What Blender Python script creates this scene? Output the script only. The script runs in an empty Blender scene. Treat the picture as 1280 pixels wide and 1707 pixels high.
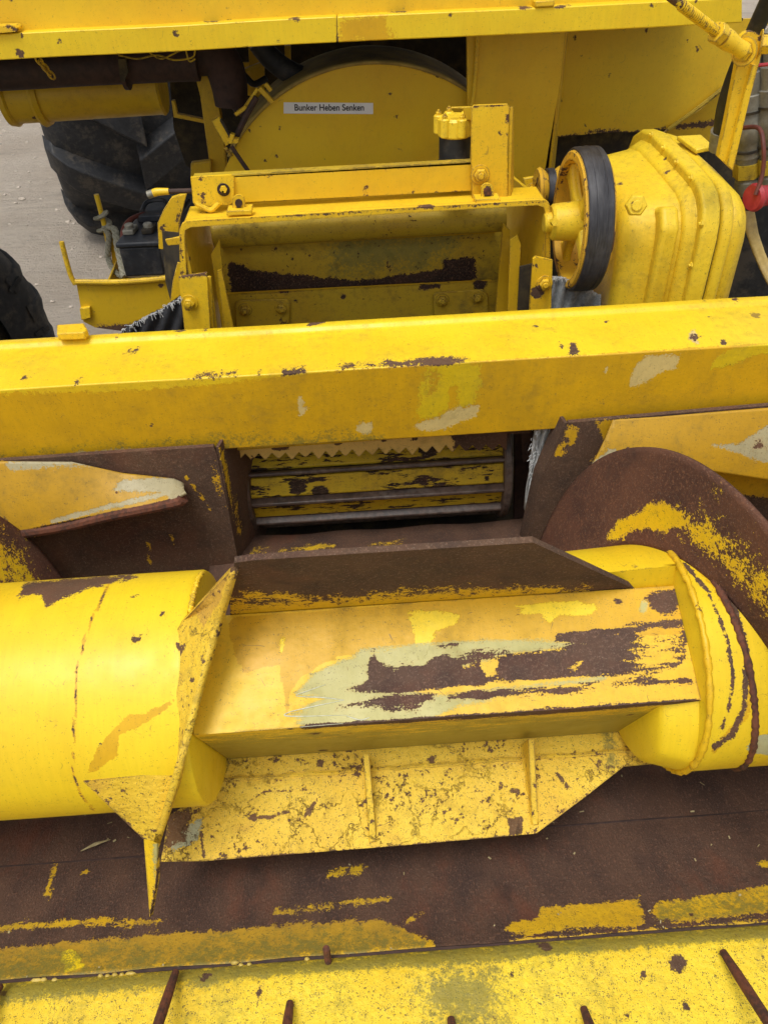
import bpy, bmesh, math, random
import numpy as np
from mathutils import Vector, Matrix, noise as mn
random.seed(7)
S = bpy.context.scene
COL = S.collection
# ------------------------------------------------------------ camera
H = 1.4                                   # camera height above the yard
TH, YA, RO, F = math.radians(40), math.radians(1.75), math.radians(2.5), 1290.0
cf = np.array([math.sin(YA)*math.cos(TH), math.cos(YA)*math.cos(TH), -math.sin(TH)])
cR = np.array([math.cos(YA), -math.sin(YA), 0.0]); cU = np.cross(cR, cf)
cr = math.cos(RO)*cR - math.sin(RO)*cU
cu = math.sin(RO)*cR + math.cos(RO)*cU
CAM = np.array([0, 0, H])
cam = bpy.data.objects.new('camera', bpy.data.cameras.new('camera')); COL.objects.link(cam)
cam.matrix_world = Matrix(((cr[0], cu[0], -cf[0], 0), (cr[1], cu[1], -cf[1], 0), (cr[2], cu[2], -cf[2], H), (0, 0, 0, 1)))
cam.data.sensor_fit = 'VERTICAL'; cam.data.sensor_height = 24.0
cam.data.lens = 24.0*F/1707.0
cam.data.clip_start = 0.02; cam.data.clip_end = 500
S.camera = cam
S.render.resolution_x = 767; S.render.resolution_y = 1024
# ------------------------------------------------------------ light
W = bpy.data.worlds.new('World'); S.world = W; W.use_nodes = True
SUN_EL, SUN_ROT = math.radians(70), math.radians(205)
nt = W.node_tree; nt.nodes.clear()
sky = nt.nodes.new('ShaderNodeTexSky'); sky.sky_type = 'NISHITA'; sky.sun_disc = False
sky.sun_elevation = SUN_EL; sky.sun_rotation = SUN_ROT; sky.dust_density = 4; sky.air_density = 1.0; sky.ozone_density = 1
hs = nt.nodes.new('ShaderNodeHueSaturation'); hs.inputs['Saturation'].default_value = 0.22; hs.inputs['Value'].default_value = 1.0
bg = nt.nodes.new('ShaderNodeBackground'); bg.inputs[1].default_value = 0.15
wo = nt.nodes.new('ShaderNodeOutputWorld')
nt.links.new(sky.outputs[0], hs.inputs['Color']); nt.links.new(hs.outputs[0], bg.inputs[0]); nt.links.new(bg.outputs[0], wo.inputs[0])
sun = bpy.data.objects.new('sun', bpy.data.lights.new('sun', 'SUN')); COL.objects.link(sun)
sun.data.energy = 1.5; sun.data.angle = math.radians(20); sun.data.color = (1, .96, .9)
sd = Vector((math.sin(SUN_ROT)*math.cos(SUN_EL), math.cos(SUN_ROT)*math.cos(SUN_EL), math.sin(SUN_EL)))
sun.rotation_euler = sd.to_track_quat('Z', 'Y').to_euler()
S.view_settings.view_transform = 'Standard'; S.view_settings.look = 'None'
S.view_settings.exposure = 0.13; S.view_settings.gamma = 1

# ------------------------------------------------------------ measuring helpers
def ray(px, py): return cf + cr*(px-640)/F + cu*(853.5-py)/F
def at(px, py, Y=None, X=None, d=None):
    """point of the place that lies on the given plane (Y, X, or d metres below eye level)"""
    r = ray(px, py)
    t = Y/r[1] if Y is not None else X/r[0] if X is not None else -d/r[2]
    return CAM + r*t
def onplane(px, py, p0, n):
    r = ray(px, py); n = np.array(n, float); p0 = np.array(p0, float)
    return CAM + r*(((p0-CAM)@n)/(r@n))
def P(X, Y, d): return np.array([X, Y, H-d])
def project(w):
    v = w - CAM; z = v@cf
    return np.stack([640+F*(v@cr)/z, 853.5-F*(v@cu)/z], 1)

# ------------------------------------------------------------ shader helpers
class NT:
    def __init__(s, name):
        s.m = bpy.data.materials.new(name); s.m.use_nodes = True; s.t = s.m.node_tree; s.t.nodes.clear()
        s.out = s.t.nodes.new('ShaderNodeOutputMaterial')
        s.b = s.t.nodes.new('ShaderNodeBsdfPrincipled'); s.t.links.new(s.b.outputs[0], s.out.inputs[0])
        s.co = s.t.nodes.new('ShaderNodeTexCoord').outputs['Object']
    def set(s, sock, v):
        if isinstance(v, bpy.types.NodeSocket): s.t.links.new(v, sock)
        elif isinstance(v, tuple) and len(v) == 3 and sock.type == 'RGBA': sock.default_value = (*v, 1)
        else: sock.default_value = v
    def noise(s, scale, detail=5, rough=.6, co=None, dist=0, out=0):
        n = s.t.nodes.new('ShaderNodeTexNoise'); s.set(n.inputs['Vector'], co or s.co)
        n.inputs['Scale'].default_value = scale; n.inputs['Detail'].default_value = detail
        n.inputs['Roughness'].default_value = rough; n.inputs['Distortion'].default_value = dist
        return n.outputs[out]
    def vor(s, scale, feature='F1', co=None, rnd=1):
        n = s.t.nodes.new('ShaderNodeTexVoronoi'); n.feature = feature; s.set(n.inputs['Vector'], co or s.co)
        n.inputs['Scale'].default_value = scale; n.inputs['Randomness'].default_value = rnd
        return n
    def m2(s, op, a, b=0.0, c=None, clamp=False):
        n = s.t.nodes.new('ShaderNodeMath'); n.operation = op; n.use_clamp = clamp
        s.set(n.inputs[0], a); s.set(n.inputs[1], b)
        if c is not None: s.set(n.inputs[2], c)
        return n.outputs[0]
    def ramp(s, v, lo, hi, a=0.0, b=1.0):
        n = s.t.nodes.new('ShaderNodeMapRange'); n.interpolation_type = 'SMOOTHSTEP'
        s.set(n.inputs[0], v); n.inputs[1].default_value = lo; n.inputs[2].default_value = hi
        n.inputs[3].default_value = a; n.inputs[4].default_value = b
        return n.outputs[0]
    def mix(s, f, a, b):
        n = s.t.nodes.new('ShaderNodeMix'); n.data_type = 'RGBA'
        s.set(n.inputs[0], f); s.set(n.inputs[6], a); s.set(n.inputs[7], b)
        return n.outputs[2]
    def mulc(s, c, v):
        n = s.t.nodes.new('ShaderNodeMix'); n.data_type = 'RGBA'; n.blend_type = 'MULTIPLY'; n.inputs[0].default_value = 1
        s.set(n.inputs[6], c)
        k = s.t.nodes.new('ShaderNodeCombineColor'); [s.set(k.inputs[i], v) for i in range(3)]
        s.t.links.new(k.outputs[0], n.inputs[7]); return n.outputs[2]
    def attr(s, name):
        n = s.t.nodes.new('ShaderNodeAttribute'); n.attribute_name = name; return n.outputs['Fac']
    def scaled(s, v):
        n = s.t.nodes.new('ShaderNodeMapping'); s.t.links.new(s.co, n.inputs[0]); n.inputs['Scale'].default_value = v
        return n.outputs[0]
    def bump(s, h, dist=.001, strength=1.0, normal=None):
        n = s.t.nodes.new('ShaderNodeBump'); s.set(n.inputs['Height'], h)
        n.inputs['Distance'].default_value = dist; n.inputs['Strength'].default_value = strength
        if normal: s.t.links.new(normal, n.inputs['Normal'])
        return n.outputs[0]

YEL = (.84, .615, .020); OLD = (.70, .405, .012); RUST = (.128, .072, .043)
def paint_mat(name, base=YEL, old=OLD, primer=(.50, .50, .30), rust=RUST, rust2=(.19, .105, .065), rough=.38, chips=.5, grime=.25,
              edge=.5, speck=.3, cracks=0.0, peel=.25, grain=(1, 1, 1), orange=.35, bumpd=.0012, pits=0.0, ng=None, prsoft=.03, brush=.055, freshk=1.0, scratch=.5, grimec=(.13, .10, .028), rustgloss=.42, red=.25):
    s = NT(name)
    n1 = s.noise(48, 9, .68, dist=.15, co=s.scaled(ng) if ng else None)
    n2 = s.noise(160, 5, .65, co=s.scaled(ng) if ng else None)
    nL = s.noise(5.5, 4, .6)
    nM = s.noise(19, 5, .6)
    nF = s.noise(620, 3, .6)
    n4 = s.noise(430, 3, .6)
    rag = s.m2('ADD', s.m2('ADD', s.m2('MULTIPLY', s.m2('SUBTRACT', n1, .5), 1.2), s.m2('MULTIPLY', s.m2('SUBTRACT', n2, .5), 1.0)), s.m2('MULTIPLY', s.m2('SUBTRACT', n4, .5), .9))
    def mask(attr, k=1.0, soft=.05, extra=None):
        v = s.m2('ADD', s.attr(attr), s.m2('MULTIPLY', rag, k))
        if extra is not None: v = s.m2('ADD', v, extra)
        return s.ramp(v, .5-soft, .5+soft)
    # base coat
    col = s.mix(s.ramp(nL, .35, .68), base, tuple(c*k for c, k in zip(base, (.93, .86, .8))))
    col = s.mix(s.ramp(nM, .5, .8, 0, peel), col, old)
    m_old = mask('old', .7, .03)
    col = s.mix(m_old, col, s.mix(s.ramp(nM, .35, .7), old, tuple(c*.86 for c in old)))
    m_new = mask('fresh', .8, .03)
    col = s.mix(m_new, col, tuple(min(1, c*k*freshk) for c, k in zip(YEL, (1.05, 1.03, .8))))
    m_pr = mask('primer', .8, prsoft)
    col = s.mix(m_pr, col, s.mix(nM, primer, tuple(c*.72 for c in primer)))
    br = s.noise(34, 4, .6, co=s.scaled((7, .7, .7)))
    col = s.mulc(col, s.ramp(br, .3, .7, 1-brush, 1.0))
    sc1 = s.m2('ABSOLUTE', s.m2('SUBTRACT', s.noise(17, 1.5, .5, dist=.4), .5))
    scm = s.m2('MULTIPLY', s.ramp(sc1, .0015, .0045, 1, 0), s.ramp(s.noise(31, 3, .6), .60, .66, 0, scratch))
    col = s.mix(scm, col, (.22, .13, .035))
    # grime: dusty film and little black dots
    g = s.noise(9, 8, .7, co=s.scaled(grain)); g2 = s.noise(75, 6, .7)
    gm = s.ramp(s.m2('ADD', g, s.m2('MULTIPLY', s.m2('SUBTRACT', g2, .5), .8)), .46, .80, 0, grime)
    col = s.mix(gm, col, grimec)
    dots = s.ramp(s.m2('ADD', nF, s.m2('MULTIPLY', s.m2('SUBTRACT', n2, .5), .6)), .66-.1*speck, .74-.1*speck, 0, min(1, .55+speck*.4))
    if speck > 0: col = s.mix(dots, col, (.10, .07, .025))
    mo = mask('moss_dark', 1.1, .22)
    col = s.mix(s.m2('MULTIPLY', mo, .75), col, s.mix(n2, (.10, .105, .02), (.22, .20, .05)))
    rim = None
    # chips
    v = s.vor(26, co=None); vd = s.m2('ADD', v.outputs['Distance'], s.m2('MULTIPLY', s.m2('SUBTRACT', n2, .5), .55))
    sp = s.t.nodes.new('ShaderNodeSeparateColor'); s.t.links.new(v.outputs['Color'], sp.inputs[0])
    rad = s.m2('MULTIPLY', s.m2('POWER', sp.outputs[0], 7.0), .34*chips)
    cm = s.ramp(s.m2('SUBTRACT', rad, vd), -.10, -.04)
    cm = s.m2('MULTIPLY', cm, s.ramp(sp.outputs[1], .55, .6)) if chips < 1.5 else cm
    m_ru = mask('rust', 1.0, .035)
    m_ru = s.m2('MAXIMUM', m_ru, cm)
    if pits > 0:
        pm = s.ramp(s.m2('ADD', n1, s.m2('MULTIPLY', n2, .55)), 1.0-.32*pits, 1.03-.32*pits)
        m_ru = s.m2('MAXIMUM', m_ru, pm)
    if edge > 0:
        bv = s.t.nodes.new('ShaderNodeBevel'); bv.samples = 2; bv.inputs['Radius'].default_value = .0035
        ge = s.t.nodes.new('ShaderNodeNewGeometry')
        dt = s.t.nodes.new('ShaderNodeVectorMath'); dt.operation = 'DOT_PRODUCT'
        s.t.links.new(bv.outputs[0], dt.inputs[0]); s.t.links.new(ge.outputs['Normal'], dt.inputs[1])
        e = s.m2('SUBTRACT', 1.0, dt.outputs['Value'])
        e = s.m2('MULTIPLY', s.ramp(e, .01, .16), s.ramp(s.m2('ADD', s.noise(14, 6, .7), s.m2('MULTIPLY', s.m2('SUBTRACT', n2, .5), .5)), .66-.28*edge, .72-.28*edge))
        m_ru = s.m2('MAXIMUM', m_ru, e)
    if cracks > 0:
        wc = s.t.nodes.new('ShaderNodeVectorMath'); wc.operation = 'ADD'
        nn = s.t.nodes.new('ShaderNodeVectorMath'); nn.operation = 'SCALE'
        s.t.links.new(s.noise(22, 6, .7, out=1), nn.inputs[0]); nn.inputs['Scale'].default_value = .12
        s.t.links.new(s.co, wc.inputs[0]); s.t.links.new(nn.outputs[0], wc.inputs[1])
        vc = s.vor(13, 'DISTANCE_TO_EDGE', co=wc.outputs[0])
        ck = s.m2('MULTIPLY', s.ramp(vc.outputs['Distance'], .004, .022, 1, 0), s.ramp(s.noise(9, 3, .5), .50-.12*cracks, .62-.12*cracks))
        m_ck = ck
        m_ru = s.m2('MAXIMUM', m_ru, s.m2('MULTIPLY', ck, .85))
    # a thin pale, stained rim round rust
    halo = mask('rust', 1.0, .30)
    col = s.mix(s.m2('MULTIPLY', s.m2('SUBTRACT', halo, m_ru, clamp=True), .5), col, (.52, .27, .07))
    # rust colours
    rg = s.noise(240, 6, .75, co=s.scaled(grain)); rl = s.noise(11, 6, .65, co=s.scaled(grain))
    rc = s.mix(s.ramp(rl, .35, .7), rust, tuple(c*k for c, k in zip(rust, (.55, .6, .72))))
    rc = s.mix(s.ramp(rg, .5, .72), rc, rust2)
    rc = s.mix(s.ramp(nF, .60, .70, 0, .7), rc, (.27, .21, .155))
    rc = s.mix(s.ramp(s.noise(6.5, 6, .7, co=s.scaled(grain)), .50, .68, 0, red), rc, (.20, .070, .038))
    rc = s.mix(s.ramp(s.noise(15, 7, .75, co=s.scaled(grain)), .56, .70, 0, .55), rc, (.045, .030, .026))
    col = s.mix(m_ru, col, rc)
    s.set(s.b.inputs['Base Color'], col)
    ro = s.m2('ADD', s.m2('MULTIPLY', m_ru, rustgloss), s.m2('ADD', s.m2('MULTIPLY', gm, .3), s.ramp(nM, .3, .8, rough-.05, rough+.14)), clamp=True)
    s.set(s.b.inputs['Roughness'], ro)
    s.set(s.b.inputs['Specular IOR Level'], s.ramp(m_ru, 0, 1, .42, .22))
    h = s.m2('MULTIPLY', m_ru, s.m2('ADD', -.9, s.m2('MULTIPLY', rg, 1.3)))
    h = s.m2('SUBTRACT', h, s.m2('MULTIPLY', m_pr, .35))
    h = s.m2('ADD', h, s.m2('MULTIPLY', m_new, .25))
    h = s.m2('ADD', h, s.m2('MULTIPLY', s.noise(130, 3, .5), orange))
    h = s.m2('ADD', h, s.m2('MULTIPLY', s.noise(700, 2, .5), orange*.25))
    if cracks > 0: h = s.m2('SUBTRACT', h, s.m2('MULTIPLY', m_ck, 1.6))
    s.set(s.b.inputs['Normal'], s.bump(h, bumpd, .8))
    return s.m

def simple_mat(name, c1, c2, rough=.6, scale=60, bump=.3, bumpd=.001, metal=0, dust=None, spec=.4, grain=(1, 1, 1), coat=0):
    s = NT(name)
    n = s.noise(scale, 7, .65, co=s.scaled(grain)); n3 = s.noise(scale*.12, 4, .6)
    col = s.mix(s.ramp(s.m2('ADD', s.m2('MULTIPLY', n, .6), s.m2('MULTIPLY', n3, .4)), .38, .62), c1, c2)
    if dust:
        ge = s.t.nodes.new('ShaderNodeNewGeometry')
        col = s.mix(s.ramp(s.m2('ADD', s.noise(14, 8, .75), s.m2('MULTIPLY', n, .3)), .62, .82, 0, dust[3]), col, dust[:3])
    s.set(s.b.inputs['Base Color'], col)
    s.set(s.b.inputs['Roughness'], s.ramp(n3, .3, .7, max(.05, rough-.08), min(1, rough+.1)))
    s.b.inputs['Metallic'].default_value = metal; s.b.inputs['Specular IOR Level'].default_value = spec
    if bump: s.set(s.b.inputs['Normal'], s.bump(n, bumpd, bump))
    return s.m

M = {}
M['smooth'] = paint_mat('yellow_gloss_paint', chips=.35, grime=.10, edge=.25, speck=.14, rough=.40, orange=.12, peel=.10)
M['pale'] = paint_mat('pale_blade_paint', base=(.78, .56, .17), old=(.62, .36, .08), chips=1.2, grime=.3, edge=.9, pits=.15, rough=.55)
M['beam'] = paint_mat('yellow_beam_paint', freshk=.80, primer=(.80, .62, .24), chips=.55, grime=.30, edge=.25, speck=.22, rough=.40)
M['worn'] = paint_mat('worn_yellow_paint', primer=(.54, .50, .19), base=(.84, .56, .02), chips=.8, grime=.28, edge=.8, speck=.35, rough=.45)
M['box'] = paint_mat('scraped_yellow_beam_paint', primer=(.55, .50, .18), base=(.82, .54, .025), rust=(.12, .070, .048), rust2=(.22, .135, .095), chips=.7, grime=.25, edge=.8, speck=.3, rough=.45, ng=(.30, 1.15, 1.15), prsoft=.22, scratch=.9)
M['horn'] = paint_mat('faded_deflector_paint', base=(.60, .36, .02), old=(.50, .28, .012), primer=(.46, .40, .23), chips=.6, grime=.45, edge=.6, speck=.4, rough=.5, prsoft=.10)
M['cracked'] = paint_mat('rough_cracked_yellow_paint', base=(.78, .53, .04), old=(.62, .36, .05), chips=.9, grime=.38, edge=.9, speck=.75, cracks=.35, peel=.8, rough=.6, orange=1.3, bumpd=.0022, pits=.36, rust=(.19, .105, .05), rust2=(.26, .15, .07), scratch=.9)
M['dull'] = paint_mat('dull_yellow_paint', base=(.64, .42, .015), old=(.5, .28, .01), chips=.5, grime=.22, edge=.5, speck=.12, rough=.46, orange=.2, peel=.2, brush=.02)
M['panel'] = paint_mat('panel_yellow_paint', base=(.78, .52, .022), chips=.3, grime=.10, edge=.35, speck=.05, rough=.42, orange=.08, peel=.15, brush=.02)
M['cast'] = paint_mat('cast_yellow_paint', base=(.84, .60, .03), chips=.5, grime=.34, edge=.14, speck=.35, rough=.45, orange=.8, bumpd=.0012)
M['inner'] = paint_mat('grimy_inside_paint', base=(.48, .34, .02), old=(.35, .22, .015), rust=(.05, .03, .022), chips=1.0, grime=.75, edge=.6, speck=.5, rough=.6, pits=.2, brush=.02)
M['lip'] = paint_mat('speckled_lip_paint', base=(.84, .62, .03), chips=.7, grime=.62, grimec=(.20, .19, .04), edge=.2, speck=.85, rough=.6, orange=1.6, bumpd=.0015, grain=(2.2, .5, 1))
M['rustm'] = paint_mat('rusty_yellow_plate', base=(.78, .50, .012), primer=(.55, .50, .34), rust=(.12, .070, .044), rust2=(.21, .125, .08), chips=.4, grime=.3, edge=.5, speck=.3, rough=.5, bumpd=.0016)
M['disc'] = paint_mat('rusty_flight_paint', base=(.84, .56, .012), rust=(.135, .060, .036), rust2=(.25, .115, .06), chips=.4, grime=.2, edge=.5, speck=.6, rough=.45, bumpd=.0016)
M['trough'] = paint_mat('rusty_trough_plate', base=(.66, .42, .02), old=(.5, .3, .03), rust=(.125, .070, .047), rust2=(.24, .125, .078), chips=.4, grime=.45, edge=0, speck=.7, rough=.42, grain=(1.5, .8, .9), bumpd=.0034, ng=(.8, .9, .9), rustgloss=.2, red=.5)
M['slat'] = paint_mat('scraped_roller_paint', base=(.60, .43, .02), rust=(.045, .03, .022), chips=1.2, grime=.7, edge=.3, speck=.6, rough=.5, pits=.56, grain=(.4, 2, 2), ng=(.28, 1.4, 1.4))
M['rustbar'] = simple_mat('polished_rusty_steel', (.055, .04, .036), (.13, .085, .065), .45, 90, .5, spec=.5, dust=(.3, .28, .25, .25))
M['rust'] = simple_mat('flaky_rust', (.16, .055, .028), (.055, .028, .02), .85, 160, .9, .0012)
M['darkrust'] = simple_mat('dark_rusty_pipe', (.030, .018, .016), (.060, .032, .025), .7, 60, .6)
M['dark'] = simple_mat('grimy_steel_and_shade', (.018, .015, .012), (.045, .035, .02), .75, 40, .5, dust=(.15, .11, .04, .4))  # dark steel, shared by the sheets that stand in for shade
M['rubber'] = simple_mat('dusty_black_rubber', (.011, .012, .014), (.022, .023, .026), .6, 50, .4, dust=(.11, .09, .065, .5))
M['belt'] = simple_mat('worn_belt_rubber', (.020, .020, .024), (.045, .045, .052), .48, 120, .3, grain=(4, .4, .4), dust=(.12, .12, .13, .25))
M['plastic'] = simple_mat('black_battery_plastic', (.013, .016, .022), (.024, .028, .036), .5, 45, .2, dust=(.11, .10, .09, .5))
M['steel'] = simple_mat('dirty_zinc_steel', (.17, .165, .14), (.30, .29, .24), .5, 60, .4, metal=.35, dust=(.08, .06, .03, .5))
M['red'] = simple_mat('red_rubber_cap', (.30, .022, .03), (.42, .04, .045), .5, 60, .3)
M['redcord'] = simple_mat('red_brown_cable', (.15, .035, .022), (.08, .025, .02), .6, 60, .3)
M['rope'] = simple_mat('old_rope_fibre', (.20, .19, .13), (.38, .36, .28), .95, 300, .9, .001)
M['canvas'] = simple_mat('dark_canvas', (.020, .021, .024), (.040, .042, .048), .95, 600, .8, .0006)
M['denim'] = simple_mat('grey_canvas', (.20, .22, .23), (.36, .39, .40), .95, 500, .9, .0008, dust=(.05, .05, .05, .8))
M['pale_canvas'] = simple_mat('pale_torn_canvas', (.50, .53, .54), (.66, .68, .67), .95, 260, .9, .001, dust=(.12, .12, .11, .5))
M['thread'] = simple_mat('pale_threads', (.36, .37, .37), (.55, .56, .55), .95, 300, .3)
M['tan'] = simple_mat('tan_strap', (.50, .36, .12), (.66, .50, .20), .7, 80, .4, dust=(.2, .14, .08, .5))
M['white'] = simple_mat('white_label_film', (.74, .76, .78), (.80, .81, .82), .35, 40, .05)
M['ink'] = simple_mat('black_print', (.012, .012, .014), (.02, .02, .022), .4, 40, 0)
M['kern'] = simple_mat('grain_kernel', (.42, .30, .05), (.60, .46, .12), .5, 60, .1)
M['straw'] = simple_mat('dry_straw', (.28, .22, .10), (.45, .38, .20), .8, 90, .3)

def ground_mat():
    s = NT('pale_gravel_yard')
    a = s.noise(1.6, 6, .6); b = s.noise(28, 9, .75); c = s.noise(230, 4, .7); wv = s.noise(3.2, 8, .7, co=s.scaled((.25, 1.8, 1)))
    col = s.mix(s.ramp(a, .35, .65), (.66, .55, .43), (.78, .67, .54))
    col = s.mix(s.ramp(b, .52, .75, 0, .75), col, (.46, .385, .30))
    col = s.mix(s.ramp(wv, .52, .70, 0, .6), col, (.42, .34, .26))
    col = s.mix(s.ramp(c, .62, .75, 0, .7), col, (.70, .66, .60))
    v = s.vor(55); col = s.mix(s.ramp(v.outputs['Distance'], .12, .3, .35, 0), col, (.68, .63, .57))
    s.set(s.b.inputs['Base Color'], col); s.b.inputs['Roughness'].default_value = .95
    s.set(s.b.inputs['Normal'], s.bump(s.m2('ADD', s.m2('ADD', b, s.m2('MULTIPLY', wv, 1.6)), s.m2('MULTIPLY', c, .35)), .06, 1.0)); return s.m
M['ground'] = ground_mat()

# ------------------------------------------------------------ objects
def tag(o, label=None, cat=None, group=None, kind=None):
    for k, v in (('label', label), ('category', cat), ('group', group), ('kind', kind)):
        if v: o[k] = v
    return o
def thing(name, label, cat, loc, group=None):
    o = bpy.data.objects.new(name, None); COL.objects.link(o); o.location = [float(c) for c in loc]; o.empty_display_size = .05
    return tag(o, label, cat, group)
def wloc(o):
    l = np.zeros(3)
    while o is not None: l = l + np.array(o.location); o = o.parent
    return l

class G:
    def __init__(s): s.v = []; s.f = []
    def add(s, vs, fs):
        k = len(s.v); s.v += [tuple(float(c) for c in v) for v in vs]; s.f += [[i+k for i in f] for f in fs]; return s
    def box(s, a, b):
        x0, y0, z0 = a; x1, y1, z1 = b
        return s.add([(x0,y0,z0),(x1,y0,z0),(x1,y1,z0),(x0,y1,z0),(x0,y0,z1),(x1,y0,z1),(x1,y1,z1),(x0,y1,z1)],
                     [(3,2,1,0),(4,5,6,7),(0,1,5,4),(1,2,6,5),(2,3,7,6),(3,0,4,7)])
    def prism(s, pts, vec):
        """polygon pts pushed along vec into a closed solid"""
        pts = [np.array(p, float) for p in pts]; vec = np.array(vec, float); n = len(pts)
        nn = np.zeros(3)
        for i in range(n): nn += np.cross(pts[i]-pts[0], pts[(i+1) % n]-pts[0])
        top = list(range(n)); bot = list(range(n, 2*n))
        fs = [top, bot[::-1]] + [[i, i+n, (i+1) % n+n, (i+1) % n] for i in range(n)]
        if nn@vec > 0: fs = [f[::-1] for f in fs]
        return s.add(pts + [p+vec for p in pts], fs)
    def extX(s, prof, x0, x1):
        """closed (Y,d) profile extruded along X"""
        return s.prism([P(x0, y, d) for y, d in prof], (x1-x0, 0, 0))
    def lathe(s, p0, p1, prof, n=40, a0=0, a1=2*math.pi):
        """prof: (distance along axis, radius)"""
        p0 = np.array(p0, float); p1 = np.array(p1, float); ax = (p1-p0)/np.linalg.norm(p1-p0)
        u = np.cross(ax, (0, 0, 1.)) if abs(ax[2]) < .9 else np.cross(ax, (1., 0, 0)); u /= np.linalg.norm(u); w = np.cross(ax, u)
        full = abs(a1-a0-2*math.pi) < 1e-6; m = n if full else n+1
        vs = []; fs = []
        for t, r in prof:
            for i in range(m):
                a = a0+(a1-a0)*i/n; vs.append(p0+ax*t+(u*math.cos(a)+w*math.sin(a))*r)
        for k in range(len(prof)-1):
            for i in range(n):
                j = (i+1) % m; fs.append([k*m+i, k*m+j, (k+1)*m+j, (k+1)*m+i])
        if full and prof[0][1] > 1e-5 and prof[0] != prof[-1]:
            fs.append(list(range(m))[::-1]); fs.append([(len(prof)-1)*m+i for i in range(m)])
        return s.add(vs, fs)
    def cyl(s, p0, p1, r, n=20, ch=0.0):
        L = float(np.linalg.norm(np.array(p1, float)-np.array(p0, float)))
        return s.lathe(p0, p1, [(0, r-ch), (ch, r), (L-ch, r), (L, r-ch)] if ch else [(0, r), (L, r)], n)
    def tube(s, pts, r, n=10, sub=6, spline=True, radii=None):
        pts = [np.array(p, float) for p in pts]
        if spline and len(pts) > 2:
            q = []; e = [2*pts[0]-pts[1]]+pts+[2*pts[-1]-pts[-2]]
            for i in range(1, len(e)-2):
                for k in range(sub):
                    t = k/sub; a, b, c, d = e[i-1:i+3]
                    q.append(.5*(2*b+(c-a)*t+(2*a-5*b+4*c-d)*t*t+(3*b-a-3*c+d)*t**3))
            pts = q+[pts[-1]]
        m = len(pts); rr = [r]*m if radii is None else list(np.interp(np.linspace(0, 1, m), np.linspace(0, 1, len(radii)), radii))
        vs = []; fs = []; u = None
        for i, p in enumerate(pts):
            t = pts[min(i+1, m-1)]-pts[max(i-1, 0)]; t = t/(np.linalg.norm(t)+1e-12)
            if u is None: u = np.cross(t, (0, 0, 1.)) if abs(t[2]) < .9 else np.cross(t, (1., 0, 0))
            u = u-t*(u@t); u /= np.linalg.norm(u); w = np.cross(t, u)
            for k in range(n):
                a = 2*math.pi*k/n; vs.append(p+(u*math.cos(a)+w*math.sin(a))*rr[i])
        for i in range(m-1):
            for k in range(n):
                j = (k+1) % n; fs.append([i*n+k, i*n+j, (i+1)*n+j, (i+1)*n+k])
        fs.append(list(range(n))[::-1]); fs.append([(m-1)*n+k for k in range(n)])
        return s.add(vs, fs)
    def sheet(s, rows, th=None):
        """grid surface from rows of points"""
        a = np.array(rows); R_, C_ = a.shape[:2]
        return s.add(a.reshape(-1, 3), [[i*C_+j, i*C_+j+1, (i+1)*C_+j+1, (i+1)*C_+j] for i in range(R_-1) for j in range(C_-1)])

def sdist(px, poly):
    p = np.asarray(poly, float); n = len(p); best = np.full(len(px), 1e9); ins = np.zeros(len(px), bool)
    for i in range(n):
        a, b = p[i], p[(i+1) % n]; ab = b-a; t = np.clip(((px-a)@ab)/(ab@ab+1e-9), 0, 1)
        best = np.minimum(best, np.hypot(*(px-(a+t[:, None]*ab)).T))
        c = ((a[1] > px[:, 1]) != (b[1] > px[:, 1])) & (px[:, 0] < (b[0]-a[0])*(px[:, 1]-a[1])/(b[1]-a[1]+1e-12)+a[0]); ins ^= c
    return np.where(ins, best, -best)
def sline(px, pts, w):
    best = np.full(len(px), 1e9)
    for a, b in zip(pts[:-1], pts[1:]):
        a = np.array(a, float); ab = np.array(b, float)-a; t = np.clip(((px-a)@ab)/(ab@ab+1e-9), 0, 1)
        best = np.minimum(best, np.hypot(*(px-(a+t[:, None]*ab)).T))
    return w-best

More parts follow.
